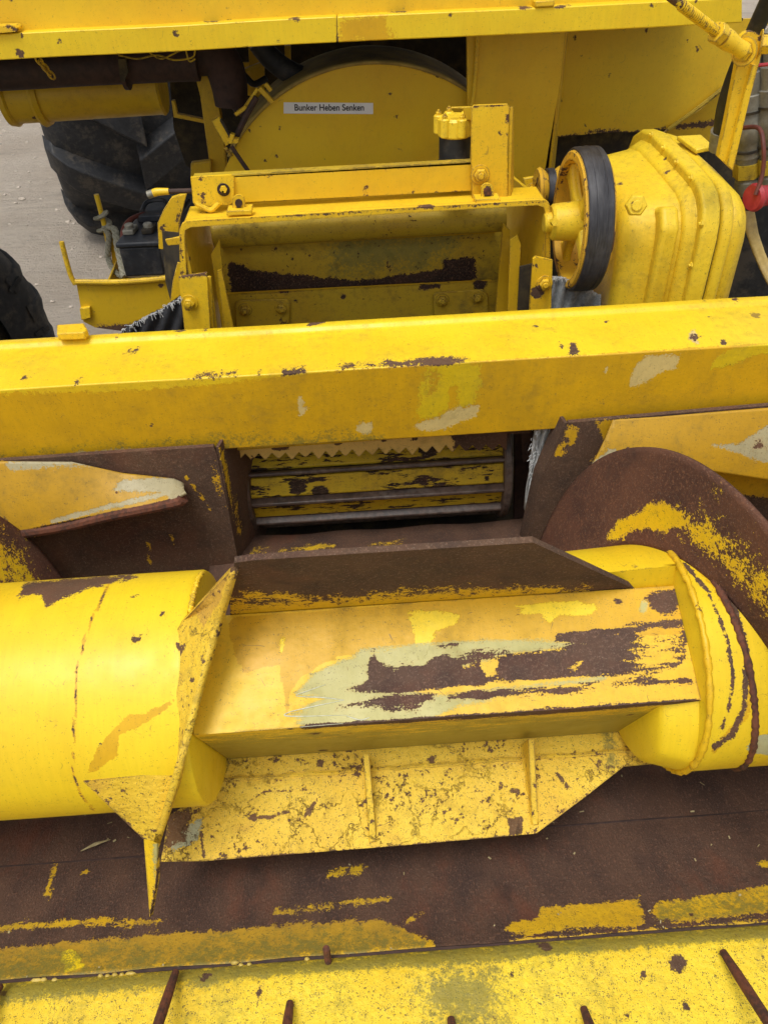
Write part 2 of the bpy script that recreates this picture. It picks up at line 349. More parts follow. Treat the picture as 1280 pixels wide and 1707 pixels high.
def obj(name, g, mat, parent=None, bevel=0.0, seg=2, smooth=35, dens=0, wear=None, wob=0.0, weld=False, solid=0.0):
    loc = wloc(parent)
    me = bpy.data.meshes.new(name); me.from_pydata([tuple(np.array(v)-loc) for v in g.v], [], g.f)
    bm = bmesh.new(); bm.from_mesh(me)
    if weld: bmesh.ops.remove_doubles(bm, verts=bm.verts, dist=1e-5)
    if dens:
        bmesh.ops.triangulate(bm, faces=[f for f in bm.faces if len(f.verts) > 4])
        co = np.array([v.co for v in bm.verts]); lo, hi = co.min(0), co.max(0)
        dd = dens if isinstance(dens, tuple) else (dens,)*3
        for ax in range(3):
            if not dd[ax]: continue
            n = Vector([1.0 if i == ax else 0.0 for i in range(3)])
            for c in np.arange(lo[ax]+dd[ax]*.5, hi[ax], dd[ax]):
                bmesh.ops.bisect_plane(bm, geom=bm.verts[:]+bm.edges[:]+bm.faces[:], plane_co=n*float(c), plane_no=n, dist=1e-6)
    if weld or dens: bmesh.ops.recalc_face_normals(bm, faces=bm.faces)
    if wob:
        for v in bm.verts:
            q = v.co*4.0
            v.co += Vector((mn.noise(q), mn.noise(q+Vector((9, 2, 5))), mn.noise(q+Vector((3, 8, 1)))))*wob
    bm.to_mesh(me); bm.free()
    o = bpy.data.objects.new(name, me); COL.objects.link(o)
    if parent is not None: o.parent = parent
    if mat: me.materials.append(M[mat] if isinstance(mat, str) else mat)
    if smooth:
        me.shade_smooth(); me.set_sharp_from_angle(angle=math.radians(smooth))
    if wear:
        w = np.empty(len(me.vertices)*3); me.vertices.foreach_get('co', w); w = w.reshape(-1, 3)+loc; px = project(w)
        for key, (base, items) in wear.items():
            val = np.full(len(px), float(base))
            for it in items:
                sign, shape, soft = it[0], it[1], it[2]
                d = sdist(px, shape) if len(it) < 4 else sline(px, shape, it[3])
                a = np.clip(.5+d/(2.0*soft), 0, 1)
                if sign > 0: val = np.maximum(val, a)
                else: val = np.minimum(val, 1-a)
            at_ = me.attributes.new(key, 'FLOAT', 'POINT'); at_.data.foreach_set('value', val.astype(np.float32))
    if solid:
        sm = o.modifiers.new('solid', 'SOLIDIFY'); sm.thickness = solid; sm.offset = 0
    if bevel:
        b = o.modifiers.new('bevel', 'BEVEL'); b.width = bevel; b.segments = seg; b.limit_method = 'ANGLE'; b.angle_limit = math.radians(38); b.harden_normals = False
    return o
def pxy(pts, Y): return [at(x, y, Y=Y) for x, y in pts]
def vplate(name, pts, Y, th, mat, parent, bevel=.0012, **k):
    """upright plate facing the header, its outline lying in the plane Y"""
    return obj(name, G().prism(pxy(pts, Y), (0, th, 0)), mat, parent, bevel=bevel, **k)
def hexbolt(parent, p, nrm, r=.011, h=.008, mat='worn', washer=True, name='bolt'):
    p = np.array(p, float); nrm = np.array(nrm, float); nrm /= np.linalg.norm(nrm); g = G()
    if washer: g.cyl(p, p+nrm*.002, r*1.45, 20)
    g.lathe(p+nrm*.0018, p+nrm*(h+.002), [(0, r), (h*.8, r), (h, r*.86)], 6)
    g.cyl(p+nrm*h, p+nrm*(h+.005), r*.5, 12, .001)
    return obj(name, g, mat, parent, bevel=.0006, smooth=30)

# ============================================================ yard
g = G(); n = 90
xs = np.concatenate([np.linspace(-60, -6, 12), np.linspace(-5.5, 5.5, 60), np.linspace(6, 60, 12)]); ys = np.concatenate([np.linspace(-20, 0, 6), np.linspace(.3, 9, 60), np.linspace(10, 120, 14)])
rows = [[(x, y, .035*mn.noise(Vector((x*.8, y*1.6, 0)))+.012*mn.noise(Vector((x*4, y*5, 3))) if abs(x) < 7 and 0 < y < 10 else 0) for x in xs] for y in ys]
g.sheet(rows); tag(obj('ground', g, 'ground', smooth=180), kind='structure')
g = G()
for i in range(420):
    x = random.uniform(-3.2, -.4); y = random.uniform(1.9, 7.5); r = random.uniform(.004, .014)*(1 if random.random() < .85 else 1.8)
    z = .035*mn.noise(Vector((x*.8, y*1.6, 0)))+.012*mn.noise(Vector((x*4, y*5, 3)))
    vs = [(x+r*random.uniform(.6, 1.2)*math.cos(a)*c, y+r*random.uniform(.6, 1.2)*math.sin(a)*c, z+r*.7*s_) for s_, c in ((-.5, .7), (.25, 1), (.8, .5)) for a in np.arange(6)*math.pi/3]
    g.add(vs, [[k*6+j, k*6+(j+1) % 6, (k+1)*6+(j+1) % 6, (k+1)*6+j] for k in range(2) for j in range(6)]+[[12, 13, 14, 15, 16, 17]])
M['stone'] = simple_mat('yard_pebbles', (.50, .43, .35), (.38, .33, .27), .95, 30, .3)
tag(obj('pebbles', g, 'stone', smooth=0), 'loose pale pebbles scattered over the gravel yard', 'gravel', kind='stuff')

# ============================================================ crop header: beam, walls, trough, lip
hd = thing('crop_header', 'wide yellow and rusty crop header with thick cross beam, rusty trough and speckled front lip', 'header', P(0, .7, 1.3))
bx0, bx1 = -1.35, 1.75
wear = {
 'old': (0, [(1, [(-900, 700), (0, 655), (180, 648), (400, 634), (640, 612), (960, 592), (1280, 572), (2200, 500), (2200, 720), (1280, 760), (0, 800), (-900, 850)], 5)]),
 'fresh': (0, [(1, [(704, 612), (765, 602), (800, 606), (797, 632), (803, 645), (792, 668), (760, 690), (722, 694), (688, 706), (700, 670), (694, 650), (706, 630)], 14), (-1, [(745, 650), (762, 645), (765, 672), (748, 676)], 6), (-1, [(700, 612), (730, 640), (712, 660)], 20, 4),
              (1, [(1185, 600), (1215, 582), (1290, 570), (1290, 588), (1240, 600), (1190, 612)], 5)]),
 'primer': (0, [(1, [(1048, 636), (1058, 612), (1078, 592), (1134, 589), (1133, 606), (1118, 618), (1075, 636), (1055, 643)], 7),
               (1, [(688, 706), (730, 698), (745, 684), (797, 678), (798, 688), (775, 702), (735, 716), (700, 720)], 7),
               (1, [(489, 676), (500, 662), (517, 676), (502, 694)], 5), (1, [(592, 716), (605, 704), (622, 704), (620, 722), (596, 726)], 5),
               (1, [(85, 768), (140, 748), (175, 752), (230, 750), (225, 760), (100, 772)], 6), (1, [(1060, 695), (1105, 688), (1180, 688), (1180, 692), (1080, 700)], 5),
               (1, [(1143, 573), (1152, 546), (1158, 550), (1168, 575)], 4), (1, [(418, 683), (428, 683), (428, 689), (418, 688)], 3), (1, [(1010, 612), (1014, 602), (1010, 625)], 2)]),
 'rust': (0, [(1, [(318, 630), (392, 623)], 9, 4), (1, [(474, 621), (502, 618)], 5, 5), (1, [(570, 612), (630, 608)], 8, 2), (1, [(640, 607), (770, 601)], 9, 5), (1, [(716, 603), (742, 602)], 4, 6),
              (1, [(205, 590), (213, 588)], 4, 3), (1, [(222, 584), (228, 584)], 4, 3), (1, [(40, 632), (46, 630)], 4, 4), (1, [(124, 640), (132, 637)], 5, 4),
              (1, [(934, 574), (938, 574)], 4, 4), (1, [(951, 575), (957, 575)], 4, 4), (1, [(950, 590), (960, 589)], 4, 4), (1, [(1205, 572), (1208, 572)], 3, 4),
              (1, [(1148, 568), (1163, 560)], 4, 4), (1, [(1213, 486), (1229, 485)], 4, 5), (1, [(1222, 500), (1228, 499)], 3, 3), (1, [(518, 540), (528, 537)], 4, 4), (1, [(536, 536), (542, 534)], 4, 3),
              (1, [(995, 610), (1003, 612)], 3, 3), (1, [(340, 549), (346, 548)], 3, 3), (1, [(190, 562), (200, 561)], 3, 2), (1, [(430, 624), (436, 622)], 5, 4)]),
 'moss_dark': (0, [(1, [(0, 775), (150, 755), (420, 745), (640, 735), (640, 722), (420, 730), (260, 738), (0, 762)], 16), ]),
}
beam = obj('cross_beam', G().extX([(.982, .554), (.987, .683), (1.125, .690), (1.128, .549), (1.112, .5445), (1.105, .5445), (1.098, .5505)], bx0, bx1), 'beam', hd, bevel=.009, seg=4, dens=(.009, .02, .02), wear=wear, wob=.0012)
# welded tab lying on the back edge of the beam
q = [at(95, 541, d=.528), at(140, 538, d=.528), at(146, 548, d=.528), at(140, 554, d=.528), at(95, 556, d=.528)]
obj('tab', G().prism(q, (0, 0, -.012)), 'worn', hd, bevel=.002, dens=0, smooth=40)
# back wall either side of the throat
wl = {'rust': (1, [(-1, [(0, 905), (0, 770), (110, 778), (200, 790), (250, 800), (300, 840)], 6), (-1, [(335, 757), (345, 757), (372, 850), (362, 850)], 6, 2) if False else (-1, [(342, 757), (372, 850)], 4, 1.2),
      (-1, [(352, 757), (380, 850)], 5, 1.0), (-1, [(286, 890), (290, 925)], 4, 2), (-1, [(248, 905), (250, 940)], 3, 2), (-1, [(306, 790), (330, 820), (352, 850)], 3, 2)]),
      'old': (1, [])}
vplate('back_wall', [(-500, 800), (356, 745), (362, 757), (398, 938), (398, 990), (-500, 1050)], .965, .008, 'rustm', hd, dens=.008, wear=wl, wob=.001)
wr = {'rust': (1, [(-1, [(990, 700), (1010, 740), (985, 770), (1015, 800), (1290, 830), (1400, 700)], 8), (-1, [(948, 712), (936, 760)], 6, 4), (-1, [(962, 712), (950, 740)], 6, 5), (-1, [(930, 745), (925, 760)], 3, 2)]),
      'old': (1, []), 'primer': (0, [(1, [(1190, 742), (1230, 735), (1285, 700), (1285, 760), (1262, 768), (1240, 755)], 9)])}
vplate('back_wall', [(948, 705), (1700, 640), (1700, 960), (930, 990), (879, 908), (905, 800)], .965, .008, 'rustm', hd, dens=.008, wear=wr, wob=.001)
# cheeks folded back into the throat
g = G(); a = pxy([(360, 745), (399, 938), (399, 985)], .967); b = [p+np.array([.035, .16, 0]) for p in a]
g.prism([a[0], a[2], b[2], b[0]], (.005, 0, 0)); obj('throat_cheek', g, 'rustm', hd, bevel=.001, dens=.02, wear={'rust': (1, [(-1, [(368, 745), (400, 890)], 6, 3)])})
g = G(); a = pxy([(946, 705), (905, 800), (880, 908), (880, 985)], .967); b = [p+np.array([-.004, .03, 0]) for p in a]
g.prism(a+b[::-1], (-.005, 0, 0)); obj('throat_cheek', g, 'rustm', hd, bevel=.001, dens=.02, wear={'rust': (1, [])})
# folded deflector sheets below the beam
wd = {'rust': (0, [(1, [(50, 884), (120, 868), (296, 846), (292, 834), (60, 878)], 4)]), 'old': (1, []),
      'primer': (0, [(1, [(205, 800), (300, 795), (320, 815), (300, 845), (270, 822), (230, 822), (190, 818)], 8), (1, [(90, 868), (180, 845), (290, 822)], 5, 4), (1, [(20, 775), (180, 768)], 12, 7)])}
def deflector(pts, Y0, Y1, wear, mat='horn'):
    top = [at(x, y, Y=Y0) for x, y in pts[0]]; low = [at(x, y, Y=Y1) for x, y in pts[1]]
    g = G(); k = 28; rows = []
    for i in range(k+1):
        t = i/k; rows.append([top[j]*(1-t)+low[j]*t+np.array([0, -.003*math.sin(math.pi*t), 0]) for j in range(len(top))])
    g.sheet(rows); return obj('deflector_sheet', g, mat, hd, dens=(.008, 0, 0), wear=wear, solid=.005, smooth=60, wob=.0015)
deflector(([(-300, 790), (0, 768), (120, 770), (205, 790), (290, 800), (306, 808)], [(-300, 925), (0, 893), (100, 872), (200, 852), (285, 836), (311, 822)]), .958, .915, wd)
g = G(); 
g.tube([at(x, y, Y=.917) for x, y in [(-300, 931), (60, 885), (180, 860), (290, 838), (306, 830)]], .009, 10); obj('deflector_edge', g, 'rust', hd)
wd2 = {'rust': (0, [(1, [(1255, 745), (1262, 722), (1270, 745)], 6)]), 'old': (1, []), 'primer': (0, [(1, [(1185, 742), (1230, 738), (1290, 700), (1290, 768), (1262, 768), (1240, 758)], 9), (1, [(980, 775), (1020, 745), (1030, 752), (1008, 780), (990, 792)], 6)])}
deflector(([(1020, 700), (1100, 695), (1280, 680), (1700, 650)], [(984, 778), (1100, 772), (1280, 800), (1700, 790)]), .958, .925, wd2)
# trough
prof = [(.395, 1.068), (.43, 1.084), (.475, 1.100), (.53, 1.116), (.575, 1.130), (.60, 1.1335), (.66, 1.138), (.74, 1.130), (.80, 1.108), (.87, 1.06), (.92, .995), (.945, .955)]
pp = []
for i in range(len(prof)-1):
    for k in range(5): t = k/5; pp.append((prof[i][0]*(1-t)+prof[i+1][0]*t, prof[i][1]*(1-t)+prof[i+1][1]*t))
pp.append(prof[-1])
g = G(); xs = np.arange(-1.3, 1.6, .009); g.sheet([[P(x, y, d) for x in xs] for y, d in pp])
tw = {'rust': (1, [(-1, [(-60, 1592), (120, 1572), (250, 1562), (420, 1550), (560, 1540), (640, 1537), (690, 1560), (725, 1572), (720, 1590), (500, 1612), (-60, 1650)], 9),
   (-1, [(-40, 1556), (60, 1545), (130, 1540), (265, 1541)], 10, 5), (-1, [(400, 1546), (520, 1538)], 7, 1), (-1, [(455, 1523), (560, 1512), (650, 1500)], 8, 5), (-1, [(550, 1460), (605, 1450)], 9, 5),
   (-1, [(838, 1555), (850, 1540), (895, 1535), (900, 1515), (980, 1510), (1066, 1500), (1074, 1545), (950, 1552), (890, 1562)], 8), (-1, [(1088, 1508), (1150, 1500), (1290, 1478), (1290, 1522), (1180, 1534), (1092, 1540)], 7),
   (-1, [(676, 1540), (700, 1530)], 6, 4), (-1, [(850, 1575), (1080, 1555), (1280, 1540)], 8, 4), (-1, [(1268, 1445), (1290, 1440)], 7, 6), (-1, [(80, 1500), (95, 1440)], 9, 4), (-1, [(143, 1455), (147, 1455)], 6, 5)]),
   'fresh': (0, [(1, [(103, 1588), (120, 1583), (135, 1600), (148, 1618), (110, 1625)], 5)]),
   'moss_dark': (0, [(1, [(-50, 1612), (300, 1590), (640, 1568), (700, 1580), (0, 1645)], 70), (1, [(1090, 1515), (1290, 1495), (1290, 1530), (1090, 1545)], 90)]), 'old': (0, [(1, [(-50, 1560), (640, 1500), (720, 1590), (0, 1650)], 60)])}
obj('trough', g, 'trough', hd, wear=tw, smooth=60, solid=.006, wob=.0015)
obj('trough_seam', G().tube([P(x, .578+.001*mn.noise(Vector((x*9, 0, 0))), 1.1285) for x in np.arange(-1.3, 1.55, .03)], .0022, 6, sub=1), 'darkrust', hd)
# throat floor behind the auger
tf = {'rust': (1, [(-1, [(470, 918), (560, 913)], 3, 1.5), (-1, [(425, 925), (455, 928)], 7, 6), (-1, [(590, 912), (760, 903)], 3, 0.6)])}
g = G(); g.sheet([[P(x, y, d+.002*math.sin(x*40)) for x in np.arange(-.27, .30, .01)] for y, d in [(.935, .985), (.938, .925), (.95, .905), (.97, .905), (1.0, .913), (1.03, .922), (1.06, .932), (1.075, .95)]])
obj('throat_floor', g, 'trough', hd, wear=tf, solid=.005, smooth=60)
# lip: thick bent plate in front
lw = {'rust': (0, [(1, [(850, 1705), (855, 1560)], 2, -1)]), 'moss_dark': (0, [(1, [(-200, 1655), (0, 1640), (640, 1590), (1400, 1530), (1400, 1556), (640, 1612), (0, 1672), (-200, 1690)], 9),
      (1, [(700, 1630), (830, 1610), (840, 1707), (720, 1707)], 60), (1, [(300, 1640), (340, 1620), (360, 1650)], 20)]),}
lw['rust'] = (0, [(1, [(811, 1603), (818, 1640), (824, 1707)], 1.5, .3), (1, [(1070, 1622), (1074, 1622)], 3, 4), (1, [(1044, 1614), (1046, 1614)], 2, 3), (1, [(1000, 1597), (1003, 1597)], 2, 3), (1, [(333, 1650), (350, 1656), (372, 1652)], 3, 3), (1, [(432, 1655), (437, 1640)], 2, 2)])
obj('front_lip', G().extX([(.392, 1.060), (.378, 1.047), (.366, 1.045), (.20, 1.055), (.0, 1.10), (.0, 1.16), (.40, 1.14), (.396, 1.075)], bx0, bx1), 'lip', hd, bevel=.004, seg=3, dens=(.009, .012, 0), wear=lw, wob=.001)
# slim angle left between trough and lip
obj('lip_weld', G().tube([P(x, .394+.002*mn.noise(Vector((x*12, 3, 0))), 1.064) for x in np.arange(-1.3, 1.6, .02)], .0035, 6, sub=1), 'darkrust', hd)
# tines: rusty rods that rise towards the camera from the lip
vp = ray(611, 671); vp = vp/np.linalg.norm(vp)
for (x, y), Y, L in [((292, 1618), .365, .24), ((483, 1670), .345, .2), ((-2, 1642), .37, .2), ((1207, 1585), .365, .26), ((974, 1680), .34, .2), ((752, 1697), .335, .2)]:
    e = at(x, y+6, d=1.034)
    g = G().tube([e-vp*t for t in np.linspace(-.004, L, 9)], .0062, 10, sub=1, radii=[.0045, .0064, .0062, .0064, .0062, .0064, .0062])
    obj('tine', g, 'rust', hd)
e = at(547, 1603, Y=.384); obj('tine_stub', G().tube([e, e+(0, .002, .012), e+(0, .004, .030)], .0045, 8), 'rust', hd)

# ============================================================ auger
AY, AD, AR, FR = .645, .816, .1495, .274
ag = thing('auger', 'thick yellow auger with rust-worn square middle section, bolt-on paddles and helical flights', 'auger', P(0, AY, AD))
def AP(X, ang, r): a = math.radians(ang); return P(X, AY+r*math.cos(a), AD-r*math.sin(a))   # 0 = back, 90 = top, 180 = front
def drum(x0, x1, flip, wear, ends=.0):
    g = G(); L = x1-x0
    xs = sorted(set(list(np.arange(x0, x1-.004, .02))+[x for x in np.arange(-.56, .62, .004) if x0 < x < x1-.006]+[x1])); rows = []
    prof = [(x, AR) for x in xs]
    if flip > 0: prof = prof[:-1]+[(x1-.006, AR), (x1-.002, AR-.002), (x1, AR-.007), (x1, .001)]
    else: prof = [(x0, .001), (x0, AR-.007), (x0+.002, AR-.002), (x0+.006, AR)]+prof[1:]
    n = 256
    for x, r in prof: rows.append([AP(x, 360*i/n, r) for i in range(n+1)])
    g.sheet(rows); return obj('drum', g, 'smooth', ag, wear=wear, smooth=40, weld=True, wob=.0016)
wt = {'rust': (0, [(1, [(30, 992), (42, 972), (110, 965), (218, 958), (228, 962), (150, 980), (100, 1000), (78, 1010), (70, 992)], 8), (1, [(185, 965), (150, 1040), (130, 1110), (125, 1200), (122, 1290), (133, 1322), (157, 1350)], 2.2, .9),
       (1, [(296, 1075), (305, 1080)], 5, 4), (1, [(262, 1195), (300, 1172)], 4, 0)]),
      'old': (0, [(1, [(145, 1290), (160, 1250), (180, 1225), (215, 1190), (240, 1190), (292, 1165), (285, 1178), (230, 1212), (200, 1225), (195, 1260), (160, 1285)], 5), (1, [(185, 965), (150, 1040), (130, 1110), (125, 1200), (122, 1290), (133, 1322), (157, 1350)], 2.5, 2.5)])}
drum(-1.3, -.214, 1, wt)
wt2 = {'rust': (0, [(1, [(1150, 925), (1185, 960), (1225, 1020), (1245, 1090), (1240, 1180), (1220, 1225), (1190, 1245)], 5, 5), (1, [(1140, 940), (1180, 985), (1210, 1060), (1222, 1130), (1215, 1180), (1202, 1215)], 4, 3), (1, [(1180, 930), (1240, 960), (1290, 1010)], 7, 4)]),
       'primer': (0, [(1, [(1240, 1250), (1260, 1226), (1290, 1222), (1290, 1262)], 5)]), 'old': (0, [(1, [(1145, 925), (1190, 975), (1235, 1050), (1250, 1120), (1245, 1190), (1190, 1250)], 7, 5)])}
drum(.375, 1.6, -1, wt2)
# collar sectors either side of the square section
def sector(x0, x1, a0, a1, name='collar', rd=0):
    g = G(); n = 40; R_ = AR-.0015; angs = np.linspace(a0, a1, n+1)
    xs = np.linspace(x0, x1, 8)
    prof = [(x0+.0, R_-.08), (x0, R_-rd-.006), (x0+.004, R_-rd)]+[(x, R_-rd*(x1-x)/(x1-x0)) for x in xs[1:]]
    cut = (lambda a: float(np.interp(a, [153, 190], [.022, 0]))) if rd > .01 else (lambda a: 0.0)
    g.sheet([[AP(x, a, r-cut(a)) for a in angs] for x, r in prof])
    for a in (a0, a1): g.add([AP(x0, a, R_-rd-cut(a)), AP(x1, a, R_-cut(a)), AP(x1, a, R_-.08), AP(x0, a, R_-.08)], [[0, 1, 2, 3]])
    return obj(name, g, 'smooth', ag, smooth=40, weld=True, wear={'rust': (0, [(1, [(1000, 1240), (1020, 1255)], 6, 8)]), 'primer': (0, [(1, [(1078, 950), (1090, 950), (1092, 975), (1080, 975)], 4)])})
sector(.332, .376, 153, 300, rd=.014); sector(.245, .376, 0, 84, rd=.006)
# weld beads
def bead(x0, a0, a1, r=AR, w=.0035, name='weld_bead', mat='worn', dx=0, n=90):
    g = G(); pts = []; rad = []
    for i in range(n+1):
        a = a0+(a1-a0)*i/n; pts.append(AP(x0+dx*i/n+random.uniform(-.0006, .0006), a, r)); rad.append(w*random.uniform(.7, 1.2))
    g.tube(pts, w, 8, sub=1, spline=False, radii=rad); return obj(name, g, mat, ag, smooth=60)
bead(.3765, 60, 250, w=.0042, mat='rustm'); bead(-.213, 60, 95, w=.003)
bead(.395, 60, 215, AR, .0045, 'weld_bead', 'rust', dx=.055)
# square middle section
hh, ww, cs = .105, .07, -.012
nv = np.array([-math.cos(math.radians(65)), -math.sin(math.radians(65))]); tv = np.array([.906, -.423]); c0 = np.array([AY, AD])+tv*cs
def bc(a, b): q = c0+nv*a+tv*b; return (q[0], q[1])
wb = {'old': (0, [(1, [(380, 1030), (1150, 970), (1160, 1060), (960, 1070), (700, 1078), (610, 1085), (540, 1105), (500, 1130), (480, 1160), (490, 1205), (478, 1190), (466, 1110), (440, 1112), (408, 1122), (395, 1100), (384, 1060)], 4)]),
 'fresh': (0, [(1, [(678, 1022), (730, 1018), (765, 1025), (760, 1040), (725, 1055), (715, 1085), (700, 1105), (692, 1080), (690, 1050)], 6), (1, [(860, 1010), (960, 1000), (1000, 1008), (980, 1028), (930, 1025), (915, 1040), (900, 1022), (870, 1024)], 6), (1, [(470, 1060), (478, 1062), (466, 1100)], 3)]),
 'primer': (0, [(1, [(482, 1196), (510, 1190), (486, 1188), (540, 1165), (490, 1160), (520, 1125), (560, 1105), (590, 1095), (600, 1082), (700, 1072), (860, 1066), (985, 1068), (975, 1078), (860, 1088), (760, 1118), (650, 1148), (735, 1158), (900, 1138), (1010, 1126), (1010, 1134), (900, 1150), (760, 1178), (715, 1200), (640, 1206), (510, 1213)], 8), (1, [(1068, 1000), (1080, 998), (1076, 1022), (1066, 1020)], 5)]),
 'rust': (0, [(1, [(650, 1122), (720, 1118), (800, 1096), (880, 1104), (960, 1082), (1060, 1066), (1125, 1044)], 15, 9), (1, [(600, 1144), (700, 1138), (850, 1124), (1000, 1112)], 8, 4), (1, [(1060, 1040), (1140, 1090), (1080, 1118)], 20, 2), (1, [(575, 1150), (610, 1135), (618, 1085), (624, 1082), (632, 1104), (660, 1118), (700, 1112), (722, 1096), (745, 1090), (762, 1100), (772, 1112), (850, 1090), (960, 1085), (1000, 1060), (1140, 1035), (1152, 1050), (1135, 1110), (1060, 1122), (960, 1128), (850, 1138), (760, 1145), (700, 1152), (630, 1155)], 6),
   (1, [(720, 1080), (760, 1076)], 4, 3), (1, [(930, 1062), (1010, 1055), (1140, 1040)], 7, 6), (1, [(1070, 990), (1132, 984), (1130, 1020), (1100, 1025), (1085, 1010)], 8), (1, [(556, 1182), (640, 1172), (722, 1168)], 4, 5),
   (1, [(750, 1166), (860, 1152), (950, 1144), (1050, 1136), (1148, 1134)], 4, 6), (1, [(505, 1212), (700, 1200), (900, 1188), (1165, 1168)], 3, 3.5), (1, [(640, 1184), (700, 1180)], 3, 2),
   (-1, [(797, 1104), (830, 1104), (824, 1118), (845, 1130), (812, 1132)], 5), (-1, [(940, 1115), (975, 1098), (972, 1106), (955, 1116)], 4), (-1, [(1070, 1060), (1130, 1050), (1130, 1110), (1060, 1125)], 40)]),
 
 'moss_dark': (0, [(1, [(330, 1232), (500, 1222), (640, 1215), (1100, 1180), (1100, 1260), (330, 1300)], 22)])}  # darker olive tone over the whole lower front face
obj('square_section', G().extX([bc(hh, ww), bc(hh, -ww), bc(-hh, -ww), bc(-hh, ww)], -.212, .374), 'box', ag, bevel=.005, seg=3, dens=(.0055, .008, .008), wear=wb, wob=.0005)
# upper paddle: plate on the back face standing up past the beam
pn = [0, tv[0], -tv[1]]
def pplane(pts, q, n): return [onplane(x, y, P(0, *q), n) for x, y in pts]
up = pplane([(384, 1060), (384, 1000), (391, 938), (420, 934), (888, 904), (1072, 988), (1072, 1010)], bc(hh, ww+.001), pn)
wu = {'rust': (1, [(-1, [(384, 1006), (450, 1004), (600, 996), (700, 988), (860, 981), (980, 985), (1010, 1010), (380, 1060)], 24), (-1, [(410, 992), (500, 998)], 14, 5)]), 'old': (.4, [])}
obj('paddle', G().prism(up, (0, tv[0]*.007, -tv[1]*.007)), 'rustm', ag, bevel=.0015, dens=.007, wear=wu, wob=.0006)['label'] = 'dark rusty upper paddle plate'
# lower paddle: plate along the bottom face reaching forward
q = bc(-hh-.001, -ww+.004)
lo = pplane([(362, 1262), (1098, 1196), (1100, 1272), (1040, 1277), (985, 1320), (893, 1389), (700, 1407), (340, 1436), (268, 1437), (282, 1360), (330, 1330)], q, [0, nv[0], -nv[1]])
wp = {'rust': (0, [(1, [(846, 1362), (872, 1360), (868, 1391), (848, 1392)], 4), (1, [(636, 1306), (655, 1338), (700, 1334), (716, 1350)], 3, 1), (1, [(410, 1340), (440, 1320), (520, 1316)], 3, .8), (1, [(925, 1288), (948, 1312)], 3, 2), (1, [(760, 1300), (790, 1320), (835, 1318)], 3, 0.6), (1, [(980, 1262), (1000, 1280), (960, 1300)], 3, 0.8), (1, [(418, 1365), (450, 1362), (480, 1352)], 5, 3), (1, [(480, 1368), (505, 1366), (532, 1328)], 3, 2.5), (1, [(370, 1302), (480, 1300), (590, 1292)], 16, -3), (1, [(620, 1296), (700, 1290), (860, 1272), (1060, 1250)], 16, -3), (1, [(380, 1262), (1080, 1206)], 14, -3), (1, [(640, 1330), (700, 1325), (720, 1345)], 10, -2), (1, [(800, 1330), (830, 1350)], 12, 0), (1, [(560, 1370), (590, 1400)], 10, -2), (1, [(880, 1300), (896, 1296)], 5, 4), (1, [(930, 1290), (945, 1312)], 4, 3), (1, [(340, 1430), (336, 1390)], 4, 3),
   (1, [(340, 1434), (640, 1413), (893, 1388)], 5, 1), (1, [(890, 1385), (985, 1318)], 4, 1), (1, [(270, 1420), (285, 1350), (330, 1350), (300, 1400)], 14)]),
      'primer': (0, [(1, [(275, 1400), (320, 1370), (340, 1360), (330, 1400), (290, 1420)], 10)]), 'moss_dark': (0, [(1, [(1000, 1200), (1020, 1230), (1030, 1270), (1015, 1280), (1005, 1240)], 16)])}
lp = obj('paddle', G().prism(lo, (0, -nv[0]*.007, nv[1]*.007)), 'cracked', ag, bevel=.0015, dens=.0042, wear=wp, wob=.001); lp['label'] = 'cracked yellow lower paddle plate with two ribs'
# weld lines across the lower paddle
for yy in (1254, 1300):
    pts = pplane([(x, yy-(x-380)*.073) for x in range(384, 1060, 12)], bc(-hh+.0005, -ww), [0, nv[0], -nv[1]])
    obj('weld_line', G().tube([p+np.array([0, random.uniform(-.0015, .0015), 0]) for p in pts], .003, 6, sub=1, spline=False), 'cracked', lp)
nz = np.array([0, nv[0], -nv[1]])
for (x0, y0, x1, y1) in ((603, 1240, 617, 1400), (866, 1215, 886, 1371)):
    a, b = pplane([(x0+4, y0+26), (x1, y1)], q, nz); xm = (a[0]+b[0])/2
    a[0] = a[0]; up1 = a+nz*.036; dirv = (b-a)
    g = G().prism([a-nz*.004, b-nz*.004, b+nz*.004, a+dirv*.0+nz*.052], (.008, 0, 0))
    obj('rib', g, 'cracked', lp, bevel=.0012, dens=.01)
    obj('rib_weld', G().tube([a+dirv*t+np.array([.0035+random.uniform(-.001, .001), 0, 0]) for t in np.linspace(0, 1.03, 20)], .0055, 6, sub=1, spline=False), 'cracked', lp)
# end plate at the left of the square section, with gussets and pointed tail
A = onplane(393, 944, P(0, *bc(hh, ww+.001)), pn); B = at(262, 1405, Y=.468); Cc = at(250, 1530, d=1.035)
T1 = AP(-.262, 128, AR-.004); T2 = AP(-.238, 178, AR-.004)
def onbar(x, y, R_=AR-.003):
    r = ray(x, y); o = CAM-P(0, AY, AD); a = r[1]**2+r[2]**2; b = 2*(o[1]*r[1]+o[2]*r[2]); c = o[1]**2+o[2]**2-R_**2
    t = (-b-math.sqrt(max(0, b*b-4*a*c)))/(2*a); return CAM+r*t
T1 = onbar(300, 1045); T2 = onbar(302, 1286); T0 = onbar(352, 990); Tm = onbar(296, 1165)
mid = lambda p, q, t: p*(1-t)+q*t
rows = []
outer = [A, onbar(367, 1037, .195), onbar(340, 1130, .172), onbar(299, 1275, .180), B]; inner = [T0, T1, Tm, T2, mid(T2, B, .55)]
k = 24
ot = [np.array([np.interp(t, np.linspace(0, 1, 5), [o[c] for o in outer]) for c in range(3)]) for t in np.linspace(0, 1, k)]
